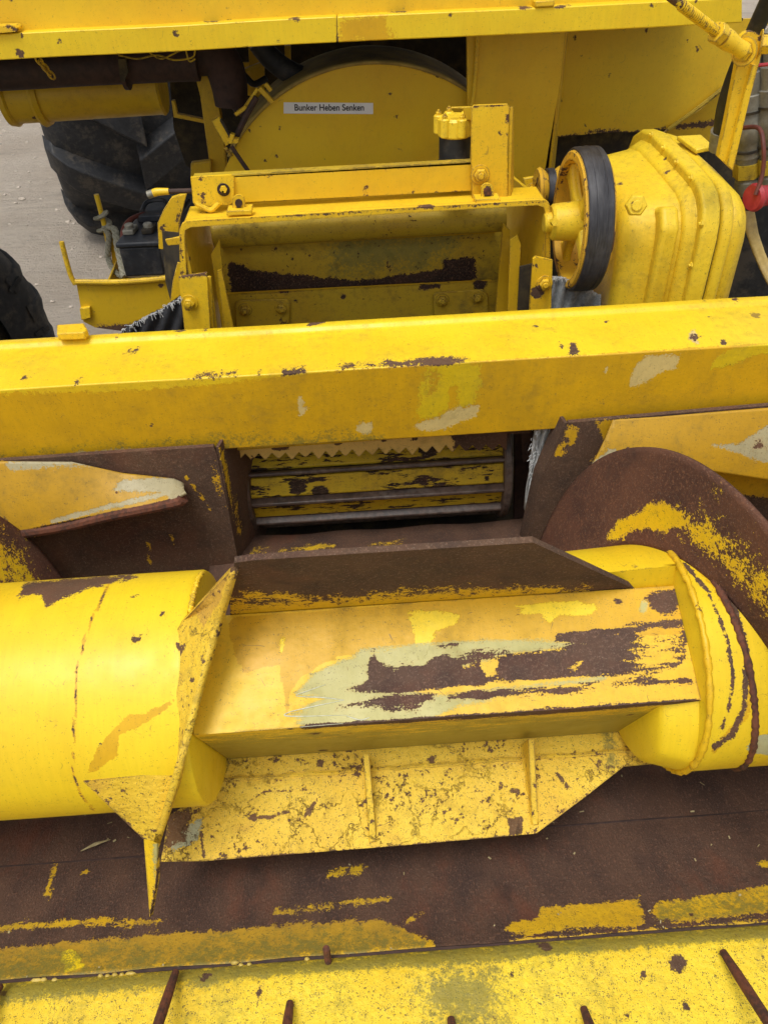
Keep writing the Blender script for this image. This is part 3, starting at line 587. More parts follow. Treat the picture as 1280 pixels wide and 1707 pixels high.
it = [np.array([np.interp(t, np.linspace(0, 1, 5), [o[c] for o in inner]) for c in range(3)]) for t in np.linspace(0, 1, k)]
g = G().sheet([[mid(it[i], ot[i], s_) for s_ in np.linspace(0, 1, 14)] for i in range(k)])
we = {'rust': (0, [(1, [(350, 985), (365, 985), (362, 1000)], 5), (1, [(298, 1075), (310, 1075), (308, 1095)], 5), (1, [(393, 945), (388, 990), (370, 1090), (330, 1220), (270, 1400)], 3, 2.5), (1, [(285, 1250), (288, 1290)], 4, 2), (1, [(318, 1120), (340, 1060)], 4, 0)]), 'old': (0, [(1, [(330, 1020), (380, 960), (375, 1000), (345, 1045)], 8)])}
obj('end_plate', g, 'cracked', ag, solid=.008, wear=we, smooth=50, wob=.0006)
def loft3(name, pts, th, wear=None, mat='cracked', dens=.008):
    pts = [np.array(p) for p in pts]; n_ = np.cross(pts[1]-pts[0], pts[2]-pts[0]); n_ /= np.linalg.norm(n_)
    if n_@(CAM-pts[0]) < 0: n_ = -n_
    return obj(name, G().prism(pts, -n_*th), mat, ag, bevel=.001, dens=dens, wear=wear)
loft3('gusset', [onbar(140, 1297)+(0, -.004, 0), T2+(0.004, -.002, .004), B+(.002, 0, .003), at(238, 1398, Y=.478)], .007, {'rust': (0, [(1, [(185, 1292), (215, 1290), (280, 1285)], 5, 1), (1, [(140, 1297), (240, 1400)], 3, 2)])})
loft3('gusset', [onbar(303, 1038), A+(-.004, 0, -.004), onbar(362, 1037, .185), onbar(345, 1036)], .006, {'rust': (0, [(1, [(358, 990), (366, 988)], 4, 4)]), 'old': (1, [])})
loft3('plate_tail', [at(240, 1398, Y=.478), B, mid(B, Cc, .5)+(.004, 0, 0), Cc, mid(at(240, 1398, Y=.478), Cc, .5)], .006, {'primer': (0, [(1, [(255, 1405), (268, 1405), (258, 1470)], 6)]), 'rust': (0, [(1, [(268, 1405), (262, 1470), (252, 1528)], 3, 2)])}, 'worn')
# flights
def flight(a0, a1, x_of, name, wear, rmax=FR):
    g = G(); n = int((a1-a0)/2.5); rows = []
    for i in range(n+1):
        a = a0+(a1-a0)*i/n; rows.append([AP(x_of(a)+.006*(r-AR)/.12, a, r) for r in np.linspace(AR-.004, rmax, 17)])
    g.sheet(rows); return obj(name, g, 'disc', ag, wear=wear, solid=.007, smooth=60, wob=.001)
wf = {'rust': (1, [(-1, [(1014, 890), (1030, 872), (1062, 858), (1088, 838), (1108, 834), (1136, 850), (1150, 872), (1110, 884), (1060, 884), (1020, 900)], 12), (-1, [(1120, 868), (1165, 890), (1215, 935), (1290, 1020)], 22, 6), (-1, [(1150, 872), (1215, 905), (1290, 985)], 70, 4), (-1, [(1192, 808), (1202, 810), (1198, 830)], 14)])}
flight(-100, 200, lambda a: .285+a/90*.115, 'flight', wf)
wf2 = {'rust': (1, [(-1, [(-20, 895), (10, 915), (45, 968), (-20, 968)], 70), (-1, [(0, 925), (48, 965)], 12, 4)])}
flight(-40, 330, lambda a: -.515-(a)/90*.13, 'flight', wf2)

# ============================================================ feed roller behind the throat
rl = thing('feed_roller', 'slatted feed roller with yellow channels and dark rusty bars in the throat below the beam', 'roller', P(0, 1.15, .86))
RY, RD, RR = 1.165, .855, .100
BA = -1
rx0, rx1 = at(405, 820, Y=1.07)[0], at(850, 810, Y=1.07)[0]
obj('drum', G().lathe(P(rx0, RY, RD), P(rx1, RY, RD), [(x, RR-.012) for x in np.linspace(0, rx1-rx0, 50)], 64), 'slat', rl)
for i in range(12):
    a = math.radians(BA+30*i); c, s_ = math.cos(a), math.sin(a); rad = np.array([0, -c, -s_]); tan = np.array([0, s_, -c])
    ce = np.array([rx0, RY, H-RD])
    p = [ce+rad*(RR-.016)+tan*.006, ce+rad*(RR+.012)+tan*.0036, ce+rad*(RR+.012)-tan*.0036, ce+rad*(RR-.016)-tan*.006]
    obj('bar', G().prism(p, (rx1-rx0, 0, 0)), 'rustbar', rl, bevel=.0025)
    a2 = a+math.radians(15); c, s_ = math.cos(a2), math.sin(a2); rad = np.array([0, -c, -s_]); tan = np.array([0, s_, -c])
    p = [ce+rad*(RR-.018)+tan*.018, ce+rad*(RR-.004)+tan*.019, ce+rad*(RR-.001)+tan*.016, ce+rad*(RR-.005)-tan*.018, ce+rad*(RR-.018)-tan*.019]
    obj('slat', G().prism([q_+(.012, 0, 0) for q_ in p], (rx1-rx0-.024, 0, 0)), 'slat', rl, bevel=.0015, dens=0)
for x in (rx0, rx1-.014):
    obj('end_ring', G().lathe(P(x, RY, RD), P(x+.014, RY, RD), [(0, RR-.03), (0, RR+.014), (.003, RR+.017), (.011, RR+.017), (.014, RR+.014), (.014, RR-.03), (0, RR-.03)], 64), 'rustbar', rl)
# bolts that hold the slats
for px_, py_ in ((445, 868), (532, 865), (631, 856), (728, 851), (812, 846)):
    obj('bolt', G().cyl(at(px_, py_, Y=1.083), at(px_, py_, Y=1.083)+(0, -.004, .001), .0045, 10, .001), 'dark', rl)

# ============================================================ serrated scraper under the beam
sc = thing('serrated_scraper', 'pale yellow saw-toothed scraper bar hanging above the feed roller', 'scraper bar', at(620, 750, Y=1.05))
xl, xr, Yk = 392, 845, 1.045
tp = [(xl, 752-.0), (xr, 722)]
teeth = []; nT = 20
for i in range(nT+1):
    x = xl+6+(xr-xl-8)*i/nT; y = 770-(x-xl)*.044+random.uniform(-1.5, 1)
    y += random.uniform(-3, 2); teeth += [(x-1.5, y-1), (x+1.5, y-1)];
    if i < nT: x2 = x+(xr-xl-8)/nT*.5; teeth.append((x2, 758-(x2-xl)*.042+random.uniform(-1.5, 1)))
vplate('blade', [(xl-2, 742), (xr, 714)]+teeth[::-1], Yk, .005, 'pale', sc, bevel=.0008, dens=.006, wear={ 'rust': (0, [(1, [(752, 700), (860, 690), (860, 760), (758, 770)], 8), (1, [(457, 747), (480, 747)], 4, 4), (1, [(560, 739), (568, 739)], 3, 3), (1, [(637, 733), (642, 733)], 3, 3), (1, [(688, 731), (692, 731)], 3, 3), (1, [(395, 748), (398, 760)], 3, 2)])})
obj('rail', G().tube([at(xl, 747, Y=Yk-.004), at(xr-30, 716, Y=Yk-.004)], .0042, 8), 'worn', sc)
obj('bracket', G().prism(pxy([(xl, 700), (xr+40, 690), (xr+40, 722), (xl, 748)], Yk+.01), (0, .02, 0)), 'rustm', sc, bevel=.002, wear={'rust': (1, [])}, dens=.02)

# ============================================================ feeder housing (open yellow box behind the beam)
fh = thing('feeder_housing', 'open-fronted yellow feeder housing with rust-edged top flange and bolted inner plates', 'housing', at(610, 520, Y=1.35))
FY = 1.33
def sideplate(name, a, b, th, mat, parent, **k):
    """plate through two upright pixel-edges: a = [(top),(bottom),Y], b likewise"""
    p = [at(*a[0], Y=a[2]), at(*a[1], Y=a[2]), at(*b[1], Y=b[2]), at(*b[0], Y=b[2])]
    return obj(name, G().prism(p, (th, 0, 0)), mat, parent, bevel=.001, **k)
# top flange with rounded corners, folded back along the roof
tl, tr = at(303, 377, Y=FY), at(914, 340, Y=FY)
fl = [(301, 470), (299, 400), (299, 384), (303, 375), (312, 369), (600, 351), (895, 334), (908, 334), (915, 339), (917, 352), (917, 430)]
inn = [(909, 430), (908, 354), (906, 346), (896, 342), (600, 360), (318, 379), (309, 384), (308, 396), (312, 470)]
vplate('flange', fl+inn, FY, .012, 'worn', fh, bevel=.0018, dens=.01, wear={'rust': (0, [(1, [(310, 372), (600, 353), (905, 336)], 4, .5), (1, [(302, 390), (304, 470)], 5, 1), (1, [(914, 345), (914, 430)], 5, .5), (1, [(700, 344), (720, 343)], 5, 3)])})
g = G(); a = [at(306, 372, Y=FY+.006), at(600, 354, Y=FY+.006), at(911, 337, Y=FY+.006)]; g.prism([a[0], a[2], a[2]+(0, .085, .0), a[0]+(0, .085, .0)], (0, 0, -.005))
obj('roof', g, 'worn', fh, bevel=.001, dens=.02)
def uprights(px0, Y0, px1, Y1, yt0, yb0, yt1, yb1, name='side_wall', mat='dull', th=.006):
    return sideplate(name, ((px0, yt0), (px0+14, yb0), Y0), ((px1, yt1), (px1+8, yb1), Y1), th, mat, fh, dens=.02)
for (xa, ya, xb, s_) in ((305, 380, 362, 1), (912, 341, 836, -1)):
    a = at(xa, ya, Y=FY+.004); b = at(xb, 410, Y=FY+.20); zt_ = a[2]-.003
    obj('side_wall', G().prism([(a[0], a[1], zt_), (a[0], a[1], zt_-.4), (b[0], b[1], zt_-.4), (b[0], b[1], zt_)], (-s_*.006, 0, 0)), 'dull', fh, bevel=.001, dens=.02)
# inner faces
obj('cross_roller', G().lathe(at(356, 390, Y=FY+.13), at(842, 362, Y=FY+.13), [(0, .002), (0, .024), (.5*.0+.002, .0255)]+[(t, .0255) for t in np.linspace(.01, float(np.linalg.norm(at(356, 390, Y=FY+.13)-at(842, 362, Y=FY+.13)))-.002, 12)], 32), 'inner', fh)
iw = {'rust': (0, [(1, [(380, 438), (408, 440), (415, 452), (470, 456), (600, 468), (640, 462), (740, 448), (738, 435), (770, 428), (790, 430), (795, 462), (780, 472), (385, 492)], 6), (1, [(452, 410), (464, 412), (458, 424)], 4), (1, [(768, 396), (818, 392)], 3, 1.5), (1, [(646, 440), (650, 450)], 4, 3)]), 'moss_dark': (0, [(1, [(560, 395), (760, 385), (740, 440), (560, 455)], 45)])}
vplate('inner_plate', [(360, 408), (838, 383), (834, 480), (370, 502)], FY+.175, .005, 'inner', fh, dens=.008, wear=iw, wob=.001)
obj('inner_lip', G().tube(pxy([(370, 409), (824, 385)], FY+.174), .0045, 8), 'dull', fh)
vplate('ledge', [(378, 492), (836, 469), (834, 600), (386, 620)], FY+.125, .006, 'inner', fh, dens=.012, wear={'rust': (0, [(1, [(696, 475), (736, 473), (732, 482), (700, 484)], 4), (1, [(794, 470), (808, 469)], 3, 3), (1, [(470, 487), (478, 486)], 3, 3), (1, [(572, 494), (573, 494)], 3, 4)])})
obj('ledge_fold', G().prism([at(378, 492, Y=FY+.128), at(820, 470, Y=FY+.128), at(820, 470, Y=FY+.128)+(0, .012, 0), at(378, 492, Y=FY+.128)+(0, .012, 0)], (0, 0, -.004)), 'dull', fh, dens=.02)
for pts, bl in (([(392, 506), (400, 501), (478, 499), (484, 505), (482, 540), (394, 548)], [(409, 516), (470, 513)]), ([(722, 492), (728, 488), (805, 483), (813, 492), (814, 530), (724, 534)], [(737, 500), (795, 495)])):
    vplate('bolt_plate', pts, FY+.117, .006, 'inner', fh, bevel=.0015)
    for b_ in bl: hexbolt(fh, at(*b_, Y=FY+.117), (0, -1, 0), .0095, .008, 'inner')
# side brackets
for pts, Y, w_ in (([(298, 462), (345, 455), (352, 560), (310, 570)], FY-.03, 1), ([(333, 470), (352, 462), (362, 548), (350, 560), (342, 560)], FY-.012, 0), ([(362, 452), (370, 450), (392, 560), (376, 560)], FY+.03, 0), ([(352, 425), (366, 400), (384, 560), (372, 560)], FY+.06, 0),
                   ([(888, 432), (893, 428), (921, 434), (918, 520), (882, 520)], FY-.03, 1), ([(850, 400), (862, 392), (868, 408), (862, 520), (846, 520)], FY+.03, 0), ([(838, 372), (850, 384), (846, 520), (826, 520)], FY+.08, 0)):
    vplate('bracket', pts, Y, .006, 'worn' if w_ else 'dull', fh, bevel=.0012, dens=.012, wear={'rust': (0, [(1, [(298, 462), (345, 455)], 5, 2), (1, [(890, 440), (892, 446)], 4, 4)])})
hexbolt(fh, at(317, 504, Y=FY-.03), (-.15, -1, 0), .010, .008, 'dull'); hexbolt(fh, at(907, 472, Y=FY-.03), (0, -1, 0), .010, .008, 'worn')
vplate('gap_shade', [(866, 445), (888, 440), (884, 530), (862, 530)], FY+.02, .004, 'dark', fh, bevel=0)  # dark sheet standing in for the shade in the black gap
vplate('slotted_plate', [(338, 465), (350, 460), (352, 470), (358, 548), (352, 548), (344, 486)], FY-.02, .004, 'worn', fh)
# two lugs on the roof edge
for cx, cy in ((398, 350), (812, 331)):
    pts = [(cx-11, cy+5), (cx-10, cy-14)]+[(cx+11*math.cos(a), cy-14-11*math.sin(a)) for a in np.linspace(math.pi, 0, 9)][1:-1]+[(cx+10, cy-14), (cx+12, cy+4)]
    lg = vplate('lug', pts, FY+.02, .006, 'worn', fh, bevel=.001, dens=.006, wear={'rust': (0, [(1, [(cx-6, cy-20), (cx+8, cy-20), (cx+8, cy), (cx-4, cy)], 8)] if cx > 500 else [(1, [(cx, cy-12), (cx, cy-5)], 4, 4)])})
    obj('lug_foot', G().prism(pxy([(cx-20, cy+2), (cx+22, cy), (cx+22, cy+8), (cx-20, cy+10)], FY+.005), (0, .03, 0)), 'worn', fh, bevel=.001)
    obj('lug_eye', G().lathe(at(cx, cy-11, Y=FY+.016), at(cx, cy-11, Y=FY+.0165)+(0, .012, 0), [(0, .004), (0, .0062), (.004, .0062)], 16), 'darkrust' if cx < 500 else 'rust', fh)
# torn canvas seals
def cloth(name, top, low, Y0, Y1, mat, label, cat='seal', fr=True, n=40, fr_len=10):
    t = thing(name, label, cat, at(*low[0], Y=Y0))
    rows = []
    tx = np.array(top, float); lx = np.array(low, float)
    for k in range(9):
        s_ = k/8; row = []
        for i in range(n+1):
            u = i/n*(len(tx)-1); j = min(int(u), len(tx)-2); f_ = u-j; a = tx[j]*(1-f_)+tx[j+1]*f_; b = lx[j]*(1-f_)+lx[j+1]*f_
            q_ = a*(1-s_)+b*s_; row.append(at(q_[0], q_[1]+(random.uniform(-2, 2) if k == 0 else 0), Y=Y0+(Y1-Y0)*i/n+.006*math.sin(i*.7+k)))
        rows.append(row)
    obj('cloth', G().sheet(rows), mat, t, solid=.003, smooth=80)
    if fr:
        g = G()
        for i in range(n*5):
            j = random.randint(0, n); p = np.array(rows[0][j]); s_ = random.uniform(.2, 1)*fr_len/1000
            if j < n: f_ = random.random(); p = p*(1-f_)+np.array(rows[0][j+1])*f_
            v = np.array([random.uniform(-1, 1), random.uniform(-1, .1)*.5, random.uniform(-1, .45)]); p = p+(0, -.003, 0)
            g.tube([p, p+v*s_*.6, p+v*s_+(0, 0, -.3*s_)], .0006, 4, sub=2)
        obj('frayed_threads', g, 'thread', t)['kind'] = 'stuff'
    return t
cloth('canvas_seal', [(205, 548), (235, 532), (270, 515), (303, 494), (316, 498)], [(200, 600), (235, 600), (270, 600), (303, 600), (318, 600)], FY-.02, FY-.02, 'canvas', 'dark canvas seal with frayed white edge left of the feeder housing', fr_len=11)
cloth('canvas_seal', [(915, 463), (935, 462), (965, 473), (1000, 492)], [(905, 560), (940, 560), (965, 560), (1005, 560)], FY-.02, FY-.04, 'denim', 'pale grey canvas seal with fuzzy torn edge right of the feeder housing', fr_len=7)
cloth('canvas_seal', [(893, 700), (910, 700), (928, 700), (955, 700)], [(873, 845), (882, 868), (890, 895), (915, 905)], 1.02, .995, 'pale_canvas', 'torn pale canvas strip hanging below the beam right of the feed roller', fr_len=6)
# frayed vertical threads on the torn strip
g = G()
for i in range(120):
    t = random.random(); p = at(889+random.uniform(-3, 16)*(1-t)-8*t, 705+150*t, Y=1.0); v = np.array([random.uniform(-1, .4), -.2, random.uniform(-1, .5)])*random.uniform(.003, .008)
    g.tube([p, p+v*.6, p+v+(0, 0, -.003)], .0006, 4, sub=2)
M['grey_thread'] = simple_mat('grey_threads', (.45, .47, .48), (.62, .64, .64), .95, 200, .2)
o = obj('loose_threads', g, 'grey_thread'); tag(o, 'tangled grey threads fraying from the torn strip beside the feed roller', 'threads', kind='stuff')
# throat side plates and shadowed frame behind the beam
tf_ = thing('throat_frame', 'dark rusty frame plates at both sides of the feed roller', 'frame', P(0, 1.12, 1.0))
vplate('side_plate', [(358, 740), (402, 740), (404, 900), (395, 900)], 1.13, .01, 'darkrust', tf_)
vplate('side_plate', [(858, 700), (890, 700), (876, 860), (856, 870)], 1.10, .01, 'darkrust', tf_)
vplate('hanger', [(868, 712), (894, 709), (890, 768), (872, 772)], 1.07, .012, 'darkrust', tf_, bevel=.002)
hexbolt(tf_, at(884, 748, Y=1.07), (0, -1, 0), .010, .010, 'darkrust')
obj('square_pin', G().prism(pxy([(374, 806), (384, 804), (384, 817), (374, 818)], 1.10), (0, -.02, 0)), 'steel', tf_, bevel=.001)
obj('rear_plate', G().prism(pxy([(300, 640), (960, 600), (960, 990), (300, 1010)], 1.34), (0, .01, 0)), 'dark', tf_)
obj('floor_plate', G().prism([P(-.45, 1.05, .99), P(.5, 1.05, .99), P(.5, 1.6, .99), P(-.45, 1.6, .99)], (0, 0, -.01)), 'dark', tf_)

# ============================================================ lift bar across the housing
lb = thing('cross_bar', 'yellow angle-iron cross bar with upright bracket above the feeder housing', 'bar', at(580, 330, Y=1.5))
LY = 1.39
vplate('bar_face', [(388, 294), (785, 271), (785, 318), (388, 338)], LY, .006, 'panel', lb, bevel=.002, dens=.01, wear={'rust': (0, [(1, [(606, 316), (612, 316)], 4, 4), (1, [(686, 320), (688, 320)], 3, 2), (1, [(390, 340), (785, 319)], 4, 0.5), (1, [(388, 294), (785, 271)], 3, 0)])})
g = G(); a, b = at(322, 294, Y=LY), at(788, 269, Y=LY); g.prism([a, b, b+(0, .018, 0), a+(0, .018, 0)], (0, 0, -.006)); obj('bar_top', g, 'inner', lb, bevel=.001)
a, b = at(340, 345, Y=LY+.02), at(850, 318, Y=LY+.02); obj('under_face', G().prism(pxy([(340, 336), (850, 312), (850, 345), (345, 362)], LY+.03), (0, .005, 0)), 'dull', lb, dens=.03)
vplate('end_plate', [(318, 296), (386, 292), (390, 297), (390, 337), (382, 341), (330, 344), (322, 338)], LY-.007, .007, 'worn', lb, bevel=.002, dens=.008, wear={'rust': (0, [(1, [(334, 302), (336, 298)], 4, 2), (1, [(334, 322), (340, 322)], 3, 3), (1, [(334, 337), (345, 336)], 4, 4)])})
hexbolt(lb, at(373, 316, Y=LY-.007), (0, -1, 0), .0075, .008, 'darkrust'); 
obj('bolt_head', G().cyl(at(373, 315, Y=LY-.016), at(373, 315, Y=LY-.016)+(0, -.004, 0), .0062, 6), 'panel', lb)
obj('hook', G().tube(pxy([(326, 338), (340, 346), (352, 350), (360, 344), (366, 338)], LY-.012), .0045, 8), 'worn', lb)
vplate('upright_bracket', [(786, 181), (790, 176), (846, 174), (849, 178), (846, 240), (845, 330), (787, 334), (785, 260)], LY-.014, .007, 'worn', lb, bevel=.0022, dens=.008, wear={'rust': (0, [(1, [(841, 192), (848, 192), (848, 203), (841, 203)], 4), (1, [(786, 178), (846, 176)], 3, 1), (1, [(845, 190), (844, 300)], 3, 0)])})
sideplate('bracket_return', ((849, 178), (846, 330), LY-.012), ((851, 178), (852, 330), LY+.04), .005, 'dull', lb)
vplate('bracket_top', [(752, 179), (790, 178), (790, 201), (775, 200), (772, 182), (752, 181)], LY+.02, .006, 'dull', lb, bevel=.001)
hexbolt(lb, at(800, 291, Y=LY-.014), (0, -1, 0), .0115, .008, 'worn')
vplate('small_bracket', [(846, 294), (853, 300), (852, 332), (842, 332)], LY-.01, .02, 'worn', lb)
# yellow tipped rod on the left end
rd = thing('handle_rod', 'thin rusty rod with yellow plastic tip poking left from the cross bar', 'rod', at(285, 320, Y=LY))
obj('rod', G().tube(pxy([(320, 318), (278, 319)], LY), .0042, 10), 'darkrust', rd)
obj('tip', G().tube(pxy([(282, 319), (262, 320), (254, 323)], LY), .006, 12, radii=[.0055, .0068, .0062]), 'panel', rd)
obj('tip_end', G().tube(pxy([(256, 322), (247, 325)], LY), .0068, 12), 'steel', rd)
# filler cap
fc = thing('filler_cap', 'lobed yellow cap screwed on short black neck behind the cross bar', 'cap', at(757, 272, Y=LY+.03))
c0_ = at(757, 274, Y=LY+.045); up_ = np.array([0, 0, 1.])
obj('neck', G().cyl(c0_, c0_+up_*.050, .0275, 28), 'rubber', fc)
obj('neck_ring', G().cyl(c0_+up_*.0, c0_+up_*.006, .031, 28, .001), 'darkrust', fc)
obj('cap', G().cyl(c0_+up_*.046, c0_+up_*.078, .030, 32, .004), 'cast', fc)
for i in range(6):
    a = math.radians(60*i-75); dv = np.array([math.cos(a), math.sin(a), 0]); q_ = c0_+up_*.060+dv*.029
    obj('lobe', G().cyl(q_-up_*.010, q_+up_*.020, .0085, 12, .002), 'cast', fc)
    hexbolt(fc, q_+up_*.018, (0, 0, 1), .005, .005, 'worn', False)
obj('clip', G().prism(pxy([(738, 268), (753, 267), (753, 272), (738, 273)], LY+.01), (0, -.006, 0)), 'worn', fc, bevel=.001)

# ============================================================ round drum cover with label
dc = thing('drum_cover', 'big round-topped yellow drum cover with white sticker', 'cover', at(590, 290, Y=1.75))
DY = 1.75
def arc_fit(p1, p2, p3):
    (ax, ay), (bx, by), (cx, cy) = p1, p2, p3; d_ = 2*(ax*(by-cy)+bx*(cy-ay)+cx*(ay-by))
    ux = ((ax*ax+ay*ay)*(by-cy)+(bx*bx+by*by)*(cy-ay)+(cx*cx+cy*cy)*(ay-by))/d_; uy = ((ax*ax+ay*ay)*(cx-bx)+(bx*bx+by*by)*(ax-cx)+(cx*cx+cy*cy)*(bx-ax))/d_
    return ux, uy, math.hypot(ax-ux, ay-uy)
w3 = [at(x, y, Y=DY) for x, y in ((384, 262), (610, 108), (783, 158))]
ux, uz, ur = arc_fit(*[(p[0], p[2]) for p in w3])
al = math.atan2(w3[0][2]-uz, w3[0][0]-ux); ar_ = math.atan2(w3[2][2]-uz, w3[2][0]-ux)
arc = [np.array([ux+ur*math.cos(t), DY, uz+ur*math.sin(t)]) for t in np.linspace(al, ar_, 48)]
face = [at(372, 290, Y=DY)]+arc+[at(788, 175, Y=DY), at(788, 320, Y=DY), at(372, 345, Y=DY)]
obj('face_plate', G().prism(face, (0, .006, 0)), 'panel', dc, bevel=.001, dens=.02, wear={'rust': (0, [(1, [(480, 168), (540, 128), (620, 112), (700, 120), (760, 145)], 3, -1), (1, [(676, 235), (656, 262)], 3, 0)])})
rim = [np.array([ux+(ur+.004)*math.cos(t), 0, uz+(ur+.004)*math.sin(t)]) for t in np.linspace(al, ar_-.12, 60)]
obj('rim', G().sheet([[p+np.array([0, y, 0]) for p in rim] for y in np.linspace(DY-.006, DY+.17, 10)]), simple_mat('oily_drum_rim', (.46, .33, .08), (.24, .17, .055), .85, 16, .5, dust=(.25, .18, .04, .4)), dc, solid=.006, smooth=60)
lab = thing('sticker', 'white sticker reading Bunker Heben Senken on the round drum cover', 'sticker', at(548, 190, Y=DY-.001)) if False else dc
obj('sticker', G().prism(pxy([(473, 170.5), (622, 171.5), (622, 190), (473, 189)], DY-.001), (0, -.0008, 0)), 'white', dc)
def text(name, s_, px0, px1, ybase, Y, parent, mat='ink'):
    cu_ = bpy.data.curves.new(name, 'FONT'); cu_.body = s_; cu_.size = 1; cu_.extrude = .004; cu_.offset = .018
    t_ = bpy.data.objects.new(name, cu_); COL.objects.link(t_); bpy.context.view_layer.update()
    me = bpy.data.meshes.new_from_object(t_.evaluated_get(bpy.context.evaluated_depsgraph_get())); bpy.data.objects.remove(t_)
    xs_ = [v.co.x for v in me.vertices]; w_ = max(xs_)-min(xs_)
    a, b = at(px0, ybase, Y=Y), at(px1, ybase+(px1-px0)*.0, Y=Y); sx = abs(b[0]-a[0])/w_; ro = math.atan2(b[2]-a[2], b[0]-a[0]); loc = wloc(parent)
    for v in me.vertices:
        x, y, z = (v.co.x-min(xs_))*sx, v.co.y*sx*1.06, v.co.z*sx
        v.co = Vector((a[0]+x*math.cos(ro)-y*math.sin(ro)-loc[0], a[1]-z-loc[1], a[2]+x*math.sin(ro)+y*math.cos(ro)-loc[2]))
    o = bpy.data.objects.new(name, me); COL.objects.link(o); o.parent = parent; me.materials.append(M[mat]); return o
text('lettering', 'Bunker Heben Senken', 491.5, 607, 184.2, DY-.0022, dc)

# ============================================================ machine body
mb = thing('machine_body', 'yellow machine body with long overhanging top rail and side panels', 'harvester body', P(0, 1.9, 1.2))
TY = 1.55
trl = lambda x: 56.5-x*.0495; brl = lambda x: 100-x*.0502
wtop = {'rust': (0, [(1, [(-5, 49), (28, 47), (28, 54), (-5, 56)], 5), (1, [(556, 28), (564, 34), (563, 70)], 2, 1.2), (1, [(482, 33), (498, 30)], 4, 2), (1, [(345, 37), (372, 34)], 4, 1), (1, [(866, 13), (880, 12)], 4, 3), (1, [(928, 12), (948, 9)], 4, 2), (1, [(640, 20), (680, 20)], 4, .5)]),
        'old': (0, [(1, [(566, 30), (640, 26), (655, 70), (566, 72)], 30)])}
for x0_, x1_ in ((-700, 562.3), (563.2, 1237)):
    pts = [(x0_, trl(x0_)), (x1_, trl(x1_)), (x1_, brl(x1_)), (x0_, brl(x0_))]
    vplate('top_rail', pts, TY, .035, 'smooth' if 1 else '', mb, bevel=.003, dens=.012, wear=wtop, wob=.0015)
# ledge and upright sheet above the rail
a, b = at(-700, trl(-700)+1, Y=TY+.01), at(1237, trl(1237)+1, Y=TY+.01)
obj('hood_sheet', G().prism([a+(0, .018, 0), b+(0, .018, 0), b+(0, .018, .6), a+(0, .018, .6)], (0, .004, 0)), 'panel', mb, dens=.05, wob=.002)
obj('clip', G().prism(pxy([(892, 2), (924, 0), (924, 11), (892, 13)], TY-.003), (0, .03, 0)), 'worn', mb, bevel=.002)
obj('clip', G().prism(pxy([(-10, 44), (24, 43), (29, 47), (28, 53), (-10, 56)], TY-.006), (0, .03, 0)), 'worn', mb, bevel=.003, dens=.006, wear={'rust': (0, [(1, [(14, 44), (28, 50)], 4, 3)])})
a, b = at(-700, brl(-700)-3, Y=TY+.03), at(1237, brl(1237)-3, Y=TY+.03)
obj('shade_ceiling', G().prism([a, b, b+(0, .7, 0), a+(0, .7, 0)], (0, 0, .004)), 'dark', mb)  # added dark ceiling that keeps the engine bay below in shade
# column right of the drum and big panel
wcol = {'rust': (0, [(1, [(880, 120), (884, 165)], 2, 0), (1, [(902, 130), (900, 172)], 2, 0), (1, [(892, 160), (889, 260)], 2, -.6), (1, [(836, 120), (832, 135)], 2, 0), (1, [(785, 66), (787, 100)], 3, 0)])}
vplate('column', [(778, 40), (942, 40), (934, 130), (908, 285), (905, 345), (790, 350), (780, 250)], DY-.03, .012, 'panel', mb, bevel=.003, dens=.015, wear=wcol, wob=.001)
obj('column_bead', G().tube(pxy([(796, 52), (794, 90), (790, 145), (786, 175)], DY-.036), .004, 8), 'panel', mb)
sideplate('column_side', ((942, 40), (906, 345), DY-.02), ((945, 40), (915, 330), DY+.2), .006, 'dull', mb)
wpan = {'rust': (0, [(1, [(925, 229), (980, 222), (1010, 220), (1040, 221), (1075, 220), (1110, 214)], 4, 2), (1, [(1000, 218), (1012, 222)], 4, 2)])}
vplate('side_panel', [(938, 40), (1290, 30), (1262, 60), (1212, 142), (1168, 180), (1112, 215), (1075, 220), (1010, 221), (925, 229), (931, 140)], DY+.10, .008, 'panel', mb, bevel=.002, dens=.015, wear=wpan, wob=.0015)
vplate('lower_panel', [(1205, 148), (1168, 182), (1112, 217), (1096, 232), (1200, 235), (1230, 200), (1240, 150)], DY+.14, .01, 'dull', mb, wear={'rust': (0, [(1, [(1120, 212), (1200, 205)], 6, 4)])}, dens=.015)
obj('panel_edge', G().tube(pxy([(1112, 216), (1160, 182), (1206, 146)], DY+.092), .005, 8), 'inner', mb)
vplate('recess_shade', [(880, 60), (960, 60), (960, 460), (880, 460)], DY+.19, .008, 'dark', mb, bevel=0)  # dark sheet behind the column, shade of the gap put in as colour
vplate('recess_shade', [(880, 215), (1290, 200), (1290, 420), (880, 460)], DY+.2, .01, 'dark', mb, bevel=0)  # dark sheet standing in for the shaded gap below the side panel
vplate('engine_bay_shade', [(282, 60), (800, 40), (800, 330), (360, 360), (340, 300), (310, 275), (290, 215), (282, 118)], DY+.45, .01, 'dark', mb, bevel=0)  # dark sheet put in for the shade of the engine bay
vplate('post', [(322, 112), (352, 112), (362, 160), (372, 215), (378, 288), (352, 292), (345, 240), (334, 160)], DY+.12, .03, 'dull', mb, bevel=.002, dens=.03)
vplate('inner_panel', [(392, 104), (418, 104), (420, 160), (402, 158)], DY+.35, .006, 'panel', mb)
vplate('inner_post', [(414, 80), (440, 80), (441, 165), (428, 180), (420, 168)], DY+.32, .02, 'dull', mb)
vplate('inner_post', [(474, 76), (484, 76), (485, 108), (476, 112)], DY+.3, .02, 'dull', mb)
